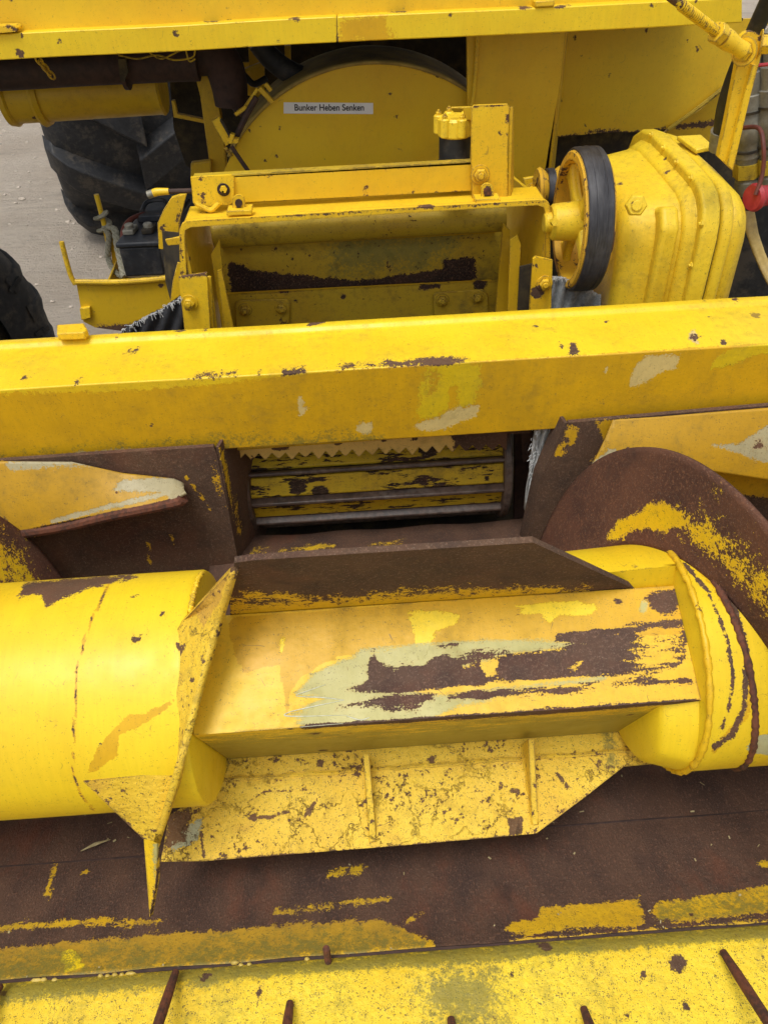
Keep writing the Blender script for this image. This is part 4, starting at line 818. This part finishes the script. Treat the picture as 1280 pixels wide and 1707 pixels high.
vplate('frame_rail', [(318, 272), (352, 268), (352, 300), (318, 300)], DY+.1, .02, 'dull', mb, bevel=.003)
# angle bracket under the duct
vplate('duct_bracket', [(286, 168), (290, 196), (342, 206), (345, 200), (296, 190), (291, 168)], DY+.15, .015, 'dull', mb)
# upright frame left of the housing
vplate('frame_arm', [(286, 330), (312, 322), (300, 368), (297, 420), (265, 415), (263, 372), (272, 352)], 1.56, .012, 'worn', mb, bevel=.002, dens=.02, wear={'rust': (0, [(1, [(302, 330), (296, 372)], 6, 3), (1, [(268, 380), (270, 376)], 3, 3)])})
sideplate('frame_arm_side', ((270, 385), (276, 470), 1.555), ((298, 388), (300, 560), 1.50), .006, 'dark', mb)
vplate('latch_plate', [(275, 400), (300, 395), (302, 408), (280, 410)], 1.45, .006, 'worn', mb)
vplate('frame_foot', [(296, 438), (304, 440), (306, 490), (284, 505), (288, 470)], 1.40, .006, 'worn', mb)

# latches and rods left of the drum cover
la = thing('spring_latch', 'small yellow spring latch with diagonal dark rod at left edge of drum cover', 'latch', at(380, 250, Y=1.7))
def flatbar(p, q, w_, th, Y, mat, parent, name='strap'):
    a, b = np.array(p, float), np.array(q, float); n_ = np.array([-(b-a)[1], (b-a)[0]]); n_ /= np.linalg.norm(n_); n_ *= w_/2
    return vplate(name, [a-n_, b-n_, b+n_, a+n_], Y, th, mat, parent, bevel=.001)
flatbar((359, 198), (383, 240), 15, .008, 1.70, 'worn', la); flatbar((368, 200), (386, 232), 4, .012, 1.692, 'dark', la, 'slot')
flatbar((378, 234), (398, 236), 9, .014, 1.69, 'worn', la, 'catch'); flatbar((383, 240), (388, 224), 8, .014, 1.688, 'worn', la, 'catch')
obj('rod', G().tube(pxy([(386, 244), (400, 265), (416, 288)], 1.69), .0045, 8), 'darkrust', la)
obj('rod', G().tube(pxy([(394, 228), (412, 190), (428, 162)], 1.71), .006, 8), 'darkrust', la)
obj('spring', G().tube([at(376+t*10+2.2*math.cos(t*40), 246+t*14, Y=1.70+.004*math.sin(t*40)) for t in np.linspace(0, 1, 60)], .0014, 5, sub=2), 'worn', la)
lt = thing('clamp', 'twin-pronged yellow clamp at upper left edge of drum cover', 'clamp', at(440, 160, Y=1.72))
flatbar((432, 147), (455, 172), 8, .01, 1.72, 'dull', lt); flatbar((442, 140), (452, 152), 7, .01, 1.73, 'dull', lt); flatbar((430, 148), (408, 180), 6, .008, 1.725, 'worn', lt); flatbar((412, 178), (392, 192), 7, .01, 1.72, 'worn', lt)
flatbar((402, 120), (440, 105), 6, .01, 1.9, 'dull', lt)
ho = thing('engine_hoses', 'dark rubber hoses running behind the drum cover', 'hose', at(470, 120, Y=1.9))
obj('hose', G().tube(pxy([(430, 70), (450, 95), (474, 115), (500, 128)], 1.85), .022, 14), 'rubber', ho)
obj('hose', G().tube(pxy([(395, 112), (410, 128), (424, 140), (445, 130)], 2.0), .007, 10), 'rubber', ho)
obj('hose', G().tube(pxy([(385, 160), (392, 178), (405, 190)], 1.8), .008, 10), 'darkrust', ho)

# ducts at the left
du = thing('yellow_duct', 'horizontal round yellow duct with flanged left end above the rear tyre', 'duct', at(150, 150, Y=1.95))
p0_, p1_ = at(20, 158, Y=1.95), at(272, 142, Y=1.95); Ld = float(np.linalg.norm(p1_-p0_)); r_ = .058
obj('duct', G().lathe(p0_, p1_, [(0, r_-.004), (0, r_)]+[(t, r_) for t in np.linspace(.02, Ld-.012, 20)]+[(Ld-.005, r_+.002), (Ld, r_-.003), (Ld, .001)], 48), 'dull', du)
obj('duct_flange', G().lathe(p0_, p1_, [(.055, r_), (.055, r_+.006), (.062, r_+.010), (.072, r_+.006), (.072, r_)], 48), 'dull', du)
obj('duct_flange', G().lathe(p0_, p1_, [(-.012, r_-.01), (-.012, r_+.004), (0, r_+.006), (.004, r_+.001)], 48), 'dull', du)
ex = thing('rusty_pipe', 'dark rusty pipe running under the top rail and bending down', 'pipe', at(200, 110, Y=1.8))
obj('pipe', G().tube(pxy([(-300, 133), (0, 118), (140, 110), (270, 104), (330, 102)], 1.8), .036, 20), 'darkrust', ex)
obj('elbow', G().tube(pxy([(315, 96), (350, 92), (372, 108), (382, 140), (386, 175)], 1.82), .052, 24, radii=[.036, .038, .040, .038, .034]), 'darkrust', ex)
obj('hanger', G().prism(pxy([(197, 98), (210, 98), (214, 120), (207, 137), (201, 135)], 1.75), (0, .01, 0)), 'dark', ex)
obj('pipe_flange', G().lathe(at(205, 107, Y=1.8), at(212, 107, Y=1.8), [(0, .03), (0, .046), (.008, .046), (.008, .03), (0, .03)], 28), 'darkrust', ex)
ch = thing('chain', 'short dirty yellow chain hanging under the top rail', 'chain', at(75, 110, Y=1.7))
for i, (x, y) in enumerate([(66, 101), (71, 107), (76, 113), (80, 119), (86, 125)]):
    c_ = at(x, y, Y=1.70); tg = at(x+5, y+6, Y=1.70)-c_; tg /= np.linalg.norm(tg); sd_ = np.cross(tg, (0, 1., 0)) if i % 2 == 0 else np.array([.2, 1., 0])
    obj('link', G().tube([c_+tg*.008*math.cos(a)+sd_*.005*math.sin(a) for a in np.linspace(0, 2*math.pi, 13)], .0018, 6, sub=2), 'worn', ch)
wi = thing('cable_loom', 'thin looping wires hanging beneath the top rail', 'wire', at(290, 95, Y=1.65))
for pts in ([(198, 92), (230, 98), (262, 92), (290, 100), (320, 96), (326, 84)], [(250, 88), (268, 98), (285, 92), (300, 84)], [(310, 84), (316, 102), (326, 98)]):
    obj('wire', G().tube(pxy(pts, 1.66), .0016, 6), 'inner', wi)

# ============================================================ tyres
def lug_tyre(name, label, cx, cy, cz, r, w, rot=0, nl=18, lw=.09, lh=.05, sidemarks=False):
    t = thing(name, label, 'tyre', (cx, cy, 0)); t.rotation_euler = (0, 0, rot)
    prof = [(-.5, .60), (-.52, .72), (-.515, .86), (-.47, .94), (-.38, .975), (-.2, .993), (0, 1.0), (.2, .993), (.38, .975), (.47, .94), (.515, .86), (.52, .72), (.5, .60)]
    g = G(); n = 96; vs = []
    for x, rr in prof:
        for i in range(n): a = 2*math.pi*i/n; vs.append((x*w, math.cos(a)*rr*r, math.sin(a)*rr*r))
    g.add(vs, [[k*n+i, k*n+(i+1) % n, (k+1)*n+(i+1) % n, (k+1)*n+i] for k in range(len(prof)-1) for i in range(n)])
    def place(o): o.location = (0, 0, cz); return o
    def raw(nm, g, mat, **k): o = obj(nm, g, mat, None, **k); o.parent = t; o.location = (0, 0, cz); return o
    c = raw('carcass', g, 'rubber', smooth=60)
    for s_ in (-1, 1):
        for i in range(nl):
            g = G(); a0 = 2*math.pi*(i+(.5 if s_ > 0 else 0))/nl; m = 9; R0, R1 = [], []
            for j in range(m):
                u = j/(m-1); x = s_*w*(.52*u-.03); a = a0+(.06+.36*(1-u))*1.0*(2*math.pi/nl)*1.7
                base = np.interp(abs(x)/w, [0, .2, .38, .47, .53], [1, .993, .975, .94, .86])*r; hw = lw*.5*(1+.25*(1-u))/r
                x_ = x
                top = base+lh*(1 if u < .9 else .75)
                R0.append([(x_, math.cos(a-hw*1.25)*(base-.01), math.sin(a-hw*1.25)*(base-.01)), (x_, math.cos(a-hw*.8)*top, math.sin(a-hw*.8)*top), (x_, math.cos(a+hw*.8)*top, math.sin(a+hw*.8)*top), (x_, math.cos(a+hw*1.25)*(base-.01), math.sin(a+hw*1.25)*(base-.01))])
            # shoulder drop
            last = R0[-1]; x_ = s_*w*.53; R0.append([(x_, q_[1]*.90, q_[2]*.90) for q_ in last])
            g.sheet(R0); k0 = 0; k1 = len(R0)-1; g.f += [[0, 1, 2, 3], [k1*4+3, k1*4+2, k1*4+1, k1*4]]
            raw('lug', g, 'rubber', smooth=40, bevel=.006, weld=True)
    for s_ in (-1, 1):
        gr = G(); vs = [(s_*w*.42, math.cos(a)*rr, math.sin(a)*rr) for rr in (r*.1, r*.61) for a in np.linspace(0, 2*math.pi, 49)[:-1]]
        gr.add(vs, [[i, (i+1) % 48, 48+(i+1) % 48, 48+i] for i in range(48)])
        raw('rim', gr, 'dark', solid=.012)
    if sidemarks:
        for i in range(14):
            g = G(); a = 2*math.pi*i/14
            for k_ in range(2):
                rr = r*(.80+.06*k_)
                q_ = [(w*(.523), math.cos(a+da)*(rr+dr), math.sin(a+da)*(rr+dr)) for da, dr in ((-.02, -.012), (.02, -.012), (.02, .012), (-.02, .012))]
                g.prism(q_, (.004, 0, 0))
            raw('side_block', g, 'rubber', bevel=.001)
    return t
lug_tyre('tractor_tyre', 'large black lugged tyre beyond the yellow duct on the yard', -1.03, 4.3, .66, .66, .76, rot=math.radians(14), nl=11, lw=.14, lh=.075)
lug_tyre('tractor_tyre', 'smooth-sided black tyre cut by the left frame edge above the beam', -1.18, 1.82, .42, .42, .30, rot=math.radians(-28), nl=22, lw=.05, lh=.012, sidemarks=True)

# ============================================================ battery tray with battery, cable, rope
bt = thing('battery_tray', 'yellow sheet metal battery tray with two upright rods', 'tray', at(210, 540, Y=1.62))
BY = 1.62
vplate('front_sheet', [(128, 472), (282, 466), (296, 470), (318, 470), (305, 545), (250, 558), (160, 546), (140, 536)], BY, .005, 'dull', bt, bevel=.001, dens=.012, wear={'rust': (0, [(1, [(160, 544), (250, 538), (300, 528), (300, 550), (165, 556)], 8), (1, [(145, 470), (148, 500), (155, 540)], 2, .5), (1, [(266, 476), (272, 474)], 3, 4)])}, wob=.001)
obj('top_edge', G().tube(pxy([(124, 470), (200, 470), (275, 464), (284, 456)], BY-.003), .006, 10), 'worn', bt)
pA, pB = at(128, 472, Y=BY), at(282, 466, Y=BY)
fd = .085
obj('tray_floor', G().prism([pA+(0, 0, -fd), pB+(0, 0, -fd), pB+(0, .34, -fd), pA+(.0, .34, -fd)], (0, 0, -.004)), 'dull', bt)
obj('side_sheet', G().prism([pA, pA+(0, 0, -fd), pA+(0.03, .34, -fd), pA+(.03, .34, 0)], (.004, 0, 0)), 'dull', bt) if False else None
sideplate('side_sheet', ((178, 470), (182, 545), BY+.004), ((208, 400), (208, 470), BY+.26), .004, 'dull', bt)
vplate('tab', [(133, 515), (150, 512), (152, 530), (136, 534)], BY-.01, .01, 'worn', bt)
obj('upright_rod', G().tube(pxy([(103, 403), (110, 430), (118, 458), (126, 474)], BY-.004), .0052, 10), 'worn', bt)
obj('upright_rod', G().tube(pxy([(161, 324), (168, 350), (175, 378), (180, 402)], BY+.2), .0056, 10), 'panel', bt)
vplate('back_sheet', [(180, 375), (192, 378), (210, 470), (188, 440)], BY+.18, .005, 'dull', bt)
ba = thing('battery', 'black vehicle battery standing in the yellow tray', 'battery', at(240, 465, Y=BY+.05))
a, b, c = at(210, 462, Y=BY+.035), at(276, 459, Y=BY+.035), None
hb = float(at(240, 405, Y=BY+.035)[2]-at(240, 462, Y=BY+.035)[2]); wv_ = b-a; dp = np.array([.03, .27, 0])
obj('case', G().prism([a, b, b+dp, a+dp], (0, 0, hb*.86)), 'plastic', ba, bevel=.004)
lv = wv_/np.linalg.norm(wv_)*.004
zt = np.array([0, 0, hb*.86]); obj('lid', G().prism([a+zt-lv+(0, -.004, 0), b+zt+lv+(0, -.004, 0), b+dp+zt+lv, a+dp+zt-lv], (0, 0, hb*.16)), 'plastic', ba, bevel=.004)
zt2 = np.array([0, 0, hb*1.02]); l_ = lambda u, v: a+wv_*u+dp*v+zt2
obj('lid_step', G().prism([l_(.12, .42), l_(.95, .42), l_(.95, .95), l_(.12, .95)], (0, 0, .016)), 'plastic', ba, bevel=.003)
obj('carry_handle', G().tube([l_(.2, .5)+(0, 0, .018), l_(.3, .6)+(0, 0, .03), l_(.7, .62)+(0, 0, .03), l_(.85, .5)+(0, 0, .018)], .005, 8), 'plastic', ba)
for u in (.15, .62): 
    obj('terminal', G().cyl(l_(u, .2), l_(u, .2)+(0, 0, .02), .010, 14, .002), 'steel', ba)
    obj('terminal_clamp', G().prism([l_(u-.14, .14), l_(u+.14, .14), l_(u+.14, .28), l_(u-.14, .28)], (0, 0, .012)), 'steel' if u < .5 else 'dark', ba, bevel=.003)
cb = thing('battery_cable', 'reddish brown battery cable arching over the black battery', 'cable', at(215, 400, Y=BY+.1))
obj('cable', G().tube([at(205, 402, Y=BY+.08), at(206, 384, Y=BY+.1), at(218, 366, Y=BY+.13), at(240, 357, Y=BY+.17), at(272, 355, Y=BY+.2)], .0052, 10), 'redcord', cb)
obj('cable', G().tube([at(222, 412, Y=BY+.08), at(232, 396, Y=BY+.1), at(250, 372, Y=BY+.16), at(262, 362, Y=BY+.2)], .004, 8), 'dark', cb)
rp = thing('rope', 'old knotted grey rope tied round the tray rod', 'rope', at(190, 440, Y=BY+.1))
def rope(pts, r_, tw):
    pts = [np.array(p, float) for p in pts]; g = G(); q = []
    e = [2*pts[0]-pts[1]]+pts+[2*pts[-1]-pts[-2]]
    for i in range(1, len(e)-2):
        for k in range(10):
            t = k/10; a_, b_, c_, d_ = e[i-1:i+3]; q.append(.5*(2*b_+(c_-a_)*t+(2*a_-5*b_+4*c_-d_)*t*t+(3*b_-a_-3*c_+d_)*t**3))
    for s_ in range(3):
        g.tube([p+np.array([math.cos(i*tw+s_*2.094), math.sin(i*tw+s_*2.094), 0])*r_*.55 for i, p in enumerate(q)], r_*.62, 7, sub=1, spline=False)
    return g
obj('strand', rope(pxy([(174, 378), (182, 392), (181, 410), (180, 432)], BY+.17), .0065, .55), 'rope', rp)
obj('strand', rope([at(183, 378, Y=BY+.17), at(192, 384, Y=BY+.15), at(197, 412, Y=BY+.1), at(203, 440, Y=BY+.06), at(208, 462, Y=BY+.04)], .0075, .55), 'rope', rp)
obj('strand', rope([at(181, 430, Y=BY+.15), at(186, 444, Y=BY+.12), at(196, 456, Y=BY+.08), at(205, 462, Y=BY+.05)], .006, .55), 'rope', rp)
kc = at(175, 380, Y=BY+.2)
obj('knot', rope([kc+np.array([.013*math.cos(a), .013*math.sin(a), .0045*a-.02]) for a in np.linspace(0, 4*math.pi, 16)], .006, .6), 'rope', rp)

# ============================================================ gearbox and pulleys at the right
gb = thing('gearbox', 'cast yellow gearbox with thick bolted rim and ribbed body', 'gearbox', at(1140, 480, Y=1.38))
def xat(px, py, Y): return float(at(px, py, Y=Y)[0])
gx0, gx1 = xat(1032, 400, 1.27), xat(1158, 470, 1.24)-.022
bp = [(1.240, .86), (1.238, .505), (1.242, .480), (1.253, .459), (1.270, .445), (1.295, .436), (1.40, .428), (1.50, .424), (1.545, .430), (1.58, .448), (1.60, .48), (1.60, .86)]
def grow(pr, k): c_ = np.array([1.42, .62]); return [tuple(c_+(np.array(p)-c_)*np.array([1+k/.18, 1+k/.2])) for p in pr]
def gprism(name, pr, x0, x1, mat='cast', bev=.012, seg=4, pr2=None, **k):
    pr2 = pr2 or pr; n = len(pr); g = G(); g.add([P(x0, *p) for p in pr]+[P(x1, *p) for p in pr2], [list(range(n))[::-1], list(range(n, 2*n))]+[[i, (i+1) % n, (i+1) % n+n, i+n] for i in range(n)])
    return obj(name, g, mat, gb, bevel=bev, seg=seg, weld=True, smooth=50, **k)
gprism('body', grow(bp, -.018), gx0, gx1, bev=.022, seg=5, pr2=bp)
gprism('rim_fillet', grow(bp, .0), gx1-.02, gx1+.004, bev=.006, pr2=grow(bp, .012))
gprism('rim', grow(bp, .026), gx1, gx1+.030, bev=.0055)
gprism('gasket', grow(bp, .012), gx1+.030, gx1+.036, mat='dark', bev=.0)
gprism('rim', grow(bp, .018), gx1+.036, gx1+.058, bev=.008)
gprism('cover', grow(bp, .004), gx1+.058, gx1+.104, bev=.035, seg=6, pr2=grow(bp, -.015))
for k_ in range(1):
    x = (gx0+.052, gx1-.022)[k_]
    g = G(); g.prism([P(x, y, d) for y, d in [(1.232, .86), (1.226, .47), (1.250, .442), (1.30, .46), (1.30, .86)]], (.030 if k_ == 0 else .012, 0, 0)); obj('rib', g, 'cast', gb, bevel=.008, seg=4)
hexbolt(gb, at(1058, 342, Y=1.238), (-.2, -1, .3), .017, .016, 'cast', False, 'plug')
for (y, d) in [(1.50, .398), (1.43, .402), (1.36, .407), (1.29, .412), (1.214, .46), (1.216, .53), (1.216, .60), (1.216, .68)]:
    hexbolt(gb, P(gx1+.004, y+.006, d+.002), (-1, 0, 0), .006, .004, 'cast', False)
g = G(); a = at(1128, 226, Y=1.45); g.prism([at(1128, 226, Y=1.47), at(1168, 224, Y=1.47), at(1190, 243, Y=1.40), at(1160, 249, Y=1.40)], (0, 0, -.008)); obj('top_plate', g, 'cast', gb, bevel=.002)

pu = thing('drive_pulley', 'large four-spoked yellow pulley carrying worn black rubber belt', 'pulley', P(.31, 1.27, .55))
PY, PD, PR = 1.33, .487, .116
px0_, px1_ = xat(920, 365, PY)+.012, 0
px0_ = .380
def PX(x): return P(x, PY, PD)
obj('belt', G().lathe(PX(px0_+.004), PX(px0_+.046), [(0, PR-.010), (0, PR-.001), (.003, PR+.001), (.012, PR+.0016), (.013, PR+.0006), (.021, PR+.002), (.030, PR+.0006), (.031, PR+.0016), (.039, PR+.001), (.042, PR-.002), (.042, PR-.01), (0, PR-.010)], 96), 'belt', pu)
obj('rim', G().lathe(PX(px0_), PX(px0_+.05), [(0, PR-.018), (0, PR-.007), (.003, PR-.004), (.046, PR-.004), (.05, PR-.008), (.05, PR-.018), (0, PR-.018)], 96), paint_mat('rusty_wheel_rim', chips=1.2, edge=1.3, pits=.45, speck=.3, rough=.5, base=(.74, .45, .03)), pu)
obj('hub', G().lathe(PX(px0_-.030), PX(px0_+.05), [(0, .012), (0, .026), (.004, .030), (.06, .034), (.08, .034)], 40), 'cast', pu)
obj('hub_cap', G().lathe(PX(px0_-.042), PX(px0_-.028), [(0, .001), (0, .014), (.003, .017), (.014, .017)], 24), 'cast', pu)
obj('hub_bolt', G().cyl(PX(px0_-.034)+(0, -.030, .012), PX(px0_-.034)+(0, -.045, .016), .006, 6), 'cast', pu)
for i in range(4):
    a = math.radians(90*i+38); ra = np.array([0, math.cos(a), math.sin(a)]); ta = np.array([0, -math.sin(a), math.cos(a)]); ce = PX(px0_+.012)
    pts = []
    for t, w_ in ((.026, .020), (.042, .0125), (.062, .0105), (.086, .014), (.101, .026)): pts.append((t, w_))
    poly = [ce+ra*t+ta*w_ for t, w_ in pts]+[ce+ra*t-ta*w_ for t, w_ in pts[::-1]]
    obj('spoke', G().prism(poly, (.016, 0, 0)), 'cast', pu, bevel=.006, seg=3)
sp_ = thing('small_pulley', 'small rusty-rimmed belt pulley beside the big spoked pulley', 'pulley', P(.29, 1.5, .5))
obj('wheel', G().lathe(at(893, 316, Y=1.52), at(893, 316, Y=1.52)+(.05, 0, 0), [(0, .012), (0, .036), (.006, .040), (.012, .036), (.02, .030), (.03, .030), (.038, .036), (.044, .040), (.05, .036), (.05, .012), (0, .012)], 48), paint_mat('rusty_pulley', chips=1.3, edge=1.4, pits=.5, base=(.72, .42, .03)), sp_)
obj('belt', G().lathe(at(893, 316, Y=1.52)+(.018, 0, 0), at(893, 316, Y=1.52)+(.04, 0, 0), [(0, .031), (0, .037), (.014, .037), (.014, .031), (0, .031)], 48), 'belt', sp_)
obj('bracket', G().prism(pxy([(872, 298), (896, 294), (897, 330), (878, 333)], 1.56), (0, .01, 0)), 'worn', sp_, bevel=.002)
hexbolt(sp_, at(886, 316, Y=1.555), (0, -1, 0), .009, .008, 'worn')
obj('blue_wire', G().tube(pxy([(853, 302), (862, 312), (868, 328), (880, 332)], 1.5), .003, 6), simple_mat('blue_wire_plastic', (.03, .10, .2), (.05, .14, .25), .5, 40, .1), sp_)

# ============================================================ link arm, turnbuckle, hoses and couplings
ar = thing('lever_arm', 'flat yellow lever arm with bolted eye leaning right of the gearbox', 'lever', at(1210, 280, Y=1.2))
AYy = 1.19
eye = [(1252+21*math.cos(a), 76-24*math.sin(a)) for a in np.linspace(math.radians(-10), math.radians(190), 12)]
vplate('lever', [(1197, 262), (1221, 285)] + [(1250, 160), (1266, 100)] + eye[:] + [(1228, 108), (1212, 190)], AYy, .012, 'worn', ar, bevel=.002, dens=.008, wear={'rust': (0, [(1, [(1262, 52), (1273, 80)], 4, 3), (1, [(1240, 52), (1262, 50)], 3, 2), (1, [(1258, 160), (1240, 260)], 3, 0), (1, [(1245, 200), (1246, 203)], 3, 1)])})
obj('lever_fold', G().prism(pxy([(1221, 285), (1250, 160), (1262, 108), (1254, 108), (1240, 160), (1211, 276)], AYy-.008), (0, .01, 0)), 'worn', ar, bevel=.001)
hexbolt(ar, at(1240, 86, Y=AYy-.004), (-.75, -.65, .1), .0125, .012, 'worn'); hexbolt(ar, at(1264, 74, Y=AYy+.006), (.9, -.3, 0), .0125, .014, 'worn')
tb = thing('threaded_rod', 'rusty yellow threaded rod with clevis running down to the lever arm', 'rod', at(1200, 60, Y=1.17))
p_a, p_b = at(1205, 62, Y=1.18), at(1085, -30, Y=1.12)
obj('rod', G().tube([p_a, p_b], .0056, 12), paint_mat('rusty_rod_paint', chips=1.5, edge=.6, pits=.9, speck=.3), tb)
dv_ = (p_b-p_a)/np.linalg.norm(p_b-p_a); u_ = np.cross(dv_, (0, 0, 1.)); u_ /= np.linalg.norm(u_); v_ = np.cross(dv_, u_)
obj('thread', G().tube([p_a+dv_*(.01+t*.09)+(u_*math.cos(t*150)+v_*math.sin(t*150))*.0056 for t in np.linspace(0, 1, 330)], .0016, 5, sub=1, spline=False), 'worn', tb)
pc = at(1240, 86, Y=1.178)
obj('clevis', G().tube([p_a+dv_*.008, p_a, (p_a+pc)/2, pc], .014, 14, radii=[.009, .0125, .0125, .010, .011]), 'worn', tb, wear={'rust': (0, [])})
obj('clevis_nut', G().lathe(p_a+dv_*.006, p_a+dv_*.02, [(0, .014), (.012, .014)], 6), 'worn', tb, bevel=.001)
bh = thing('black_hose', 'thick black hydraulic hose rising behind the lever arm', 'hose', at(1190, 230, Y=1.35))
obj('hose', G().tube([at(1290, -20, Y=1.25), at(1258, 50, Y=1.28), at(1228, 115, Y=1.32), at(1208, 175, Y=1.35), at(1200, 225, Y=1.37)], .0125, 18), 'rubber', bh)
obj('ferrule', G().cyl(at(1200, 216, Y=1.37), at(1196, 248, Y=1.38), .0155, 18, .001), 'steel', bh)
cpl = []
for i, (x, y0_, Y) in enumerate(((1253, 100, 1.42), (1291, 88, 1.40))):
    t = thing('hydraulic_coupling', ['grey stepped hydraulic coupling just right of the lever arm', 'grey hydraulic coupling cut off by the right frame edge'][i], 'coupling', at(x, 300, Y=Y), 'hydraulic couplings at the right')
    z0 = at(x, y0_-40, Y=Y); z1 = at(x-8, 320, Y=Y); L_ = float(np.linalg.norm(z1-z0))
    pr = [(0, .001), (0, .017), (.05, .017), (.05, .022), (.085, .022), (.085, .0245), (.13, .0245), (.133, .026), (.16, .026), (.163, .024), (.19, .024), (.19, .020), (.23, .020), (.232, .022), (L_, .022)]
    obj('sleeve', G().lathe(z0, z1, pr, 28), 'steel', t, bevel=.001)
    for k_ in (.11, .175): obj('snap_ring', G().lathe(z0, z1, [(k_, .022), (k_, .0262), (k_+.004, .0262), (k_+.004, .022)], 28), 'dark', t)
    obj('hex_body', G().lathe(z0, z1, [(.20, .0), (.20, .026), (.225, .026), (.225, 0)], 6), 'inner', t)
rc_ = thing('dust_cap', 'red rubber dust cap hanging on its red cord at the right edge', 'cap', at(1265, 325, Y=1.3))
obj('cap', G().lathe(at(1252, 330, Y=1.30), at(1300, 322, Y=1.32), [(0, .001), (0, .020), (.006, .023), (.012, .021), (.016, .017), (.045, .016), (.05, .019), (.06, .019)], 28), 'red', rc_)
obj('cord', G().tube([at(1258, 325, Y=1.29), at(1270, 290, Y=1.30), at(1272, 245, Y=1.31), at(1264, 214, Y=1.34), at(1236, 213, Y=1.38)], .0036, 8), 'redcord', rc_)
obj('cord', G().tube([at(1255, 110, Y=1.36), at(1290, 106, Y=1.36)], .0028, 8), 'red', rc_)
ts = thing('tan_strap', 'frayed tan strap slanting down beside the gearbox at the right edge', 'strap', at(1265, 420, Y=1.28))
rows = [[at(x+dx, y, Y=1.33-.03*k/5+.004*math.sin(k+dx)) for dx in (0, 6, 13, 20)] for k, (x, y) in enumerate([(1236, 352), (1243, 388), (1254, 420), (1266, 448), (1277, 470), (1296, 500)])]
obj('webbing', G().sheet(rows), 'tan', ts, solid=.004, smooth=60)
# black sheet widened to stand in for the dark recess by the gearbox
rb = thing('gap_shade_rubber', 'black rubber sheet standing in for the dark gap right of the gearbox', 'rubber sheet', at(1270, 400, Y=1.45))
vplate('sheet', [(1200, 330), (1400, 320), (1400, 560), (1200, 560)], 1.46, .01, 'rubber', rb, bevel=.002)
for pts, Y, r_ in (([(1232, 260), (1250, 300), (1248, 360)], 1.5, .014), ([(1275, 240), (1262, 290), (1276, 340)], 1.48, .010)):
    obj('fold', G().tube(pxy(pts, Y), r_, 10), 'dark', rb)

# ============================================================ loose dirt, chaff in the trough
g = G()
for i in range(110):
    x = random.uniform(-1.2, 1.3); k = random.choice([0, 0, 1, 2]); 
    y, d = [(random.uniform(.58, .66), 1.131), (random.uniform(.4, .58), None), (random.gauss(.397, .004), 1.063)][k]
    if d is None: d = float(np.interp(y, [p[0] for p in prof], [p[1] for p in prof]))-.003
    if k == 0: d -= .002
    a = random.uniform(0, 3.14); L = random.uniform(.0008, .0026)*(1 if k else 1.6); w_ = random.uniform(.0005, .0013); c_ = P(x, y, d-.001)
    u_ = np.array([math.cos(a), math.sin(a)*.9, .1]); v_ = np.array([-math.sin(a), math.cos(a), .1]); g.prism([c_-u_*L-v_*w_, c_+u_*L-v_*w_, c_+u_*L+v_*w_, c_-u_*L+v_*w_], (0, 0, .0008))
tag(obj('chaff', g, 'straw', smooth=0), 'tiny dry chaff scattered in the rusty trough', 'chaff', kind='stuff')
for (x, y, L, a, lab_) in ((160, 1409, .022, .35, 'pale curled leaf scrap lying in the trough below the left drum'), (803, 1570, .018, -.35, 'pale thin twig resting at the back of the front lip')):
    c_ = at(x, y, d=1.085 if x > 500 else 1.122); dx = np.array([math.cos(a), math.sin(a), 0])
    o = obj('twig' if x > 500 else 'leaf_scrap', G().tube([c_-dx*L, c_+(0, 0, .003), c_+dx*L], .0018, 6, radii=[.0006, .0028 if x < 500 else .0014, .0006]), 'straw'); tag(o, lab_, 'debris')
gr_ = random.Random(3)
for x, y, s_ in ((62, 1641, 2.2), (74, 1640, 1.2), (92, 1641, 1.2), (168, 1634, 1), (180, 1634, 1), (192, 1632, 1.1), (204, 1632, 1), (218, 1630, 2), (392, 1612, 1.6), (402, 1616, 1), (416, 1615, 1), (512, 1606, 1)):
    c_ = at(x, y-7, d=1.060); g = G(); n_ = 8
    g.lathe(c_-(.0035*s_, 0, 0), c_+(.0035*s_, 0, 0), [(0, .0002), (.0015*s_, .0026), (.0045*s_, .0028), (.007*s_, .0002)], n_)
    tag(obj('maize_kernel', g, simple_mat('kernel', (.70, .55, .12), (.8, .68, .3), .5, 60, .1) if 'kern' not in M else M['kern'], smooth=60), 'small yellow grain kernel lying in the groove behind the front lip', 'kernel', 'kernels along the lip groove')

M['scuff'] = simple_mat('chalky_scuff', (.62, .62, .48), (.50, .50, .32), .9, 200, .2)
# white scuffs on the sage primer of the square section: thin raised scrapes of filler
for pts in ([(543, 1141), (512, 1152), (494, 1160), (540, 1163), (574, 1167)], [(574, 1167), (520, 1178), (480, 1188), (484, 1194), (574, 1192)], [(574, 1192), (600, 1200), (616, 1196)], [(500, 1212), (572, 1206)]):
    q_ = [onplane(x, y, P(0, *bc(hh+.0004, 0)), [0, nv[0], -nv[1]]) for x, y in pts]
    obj('scuff', G().tube(q_, .0007, 5, sub=5, radii=[.0003, .0008, .0006, .0009, .0003]), 'scuff', ag)
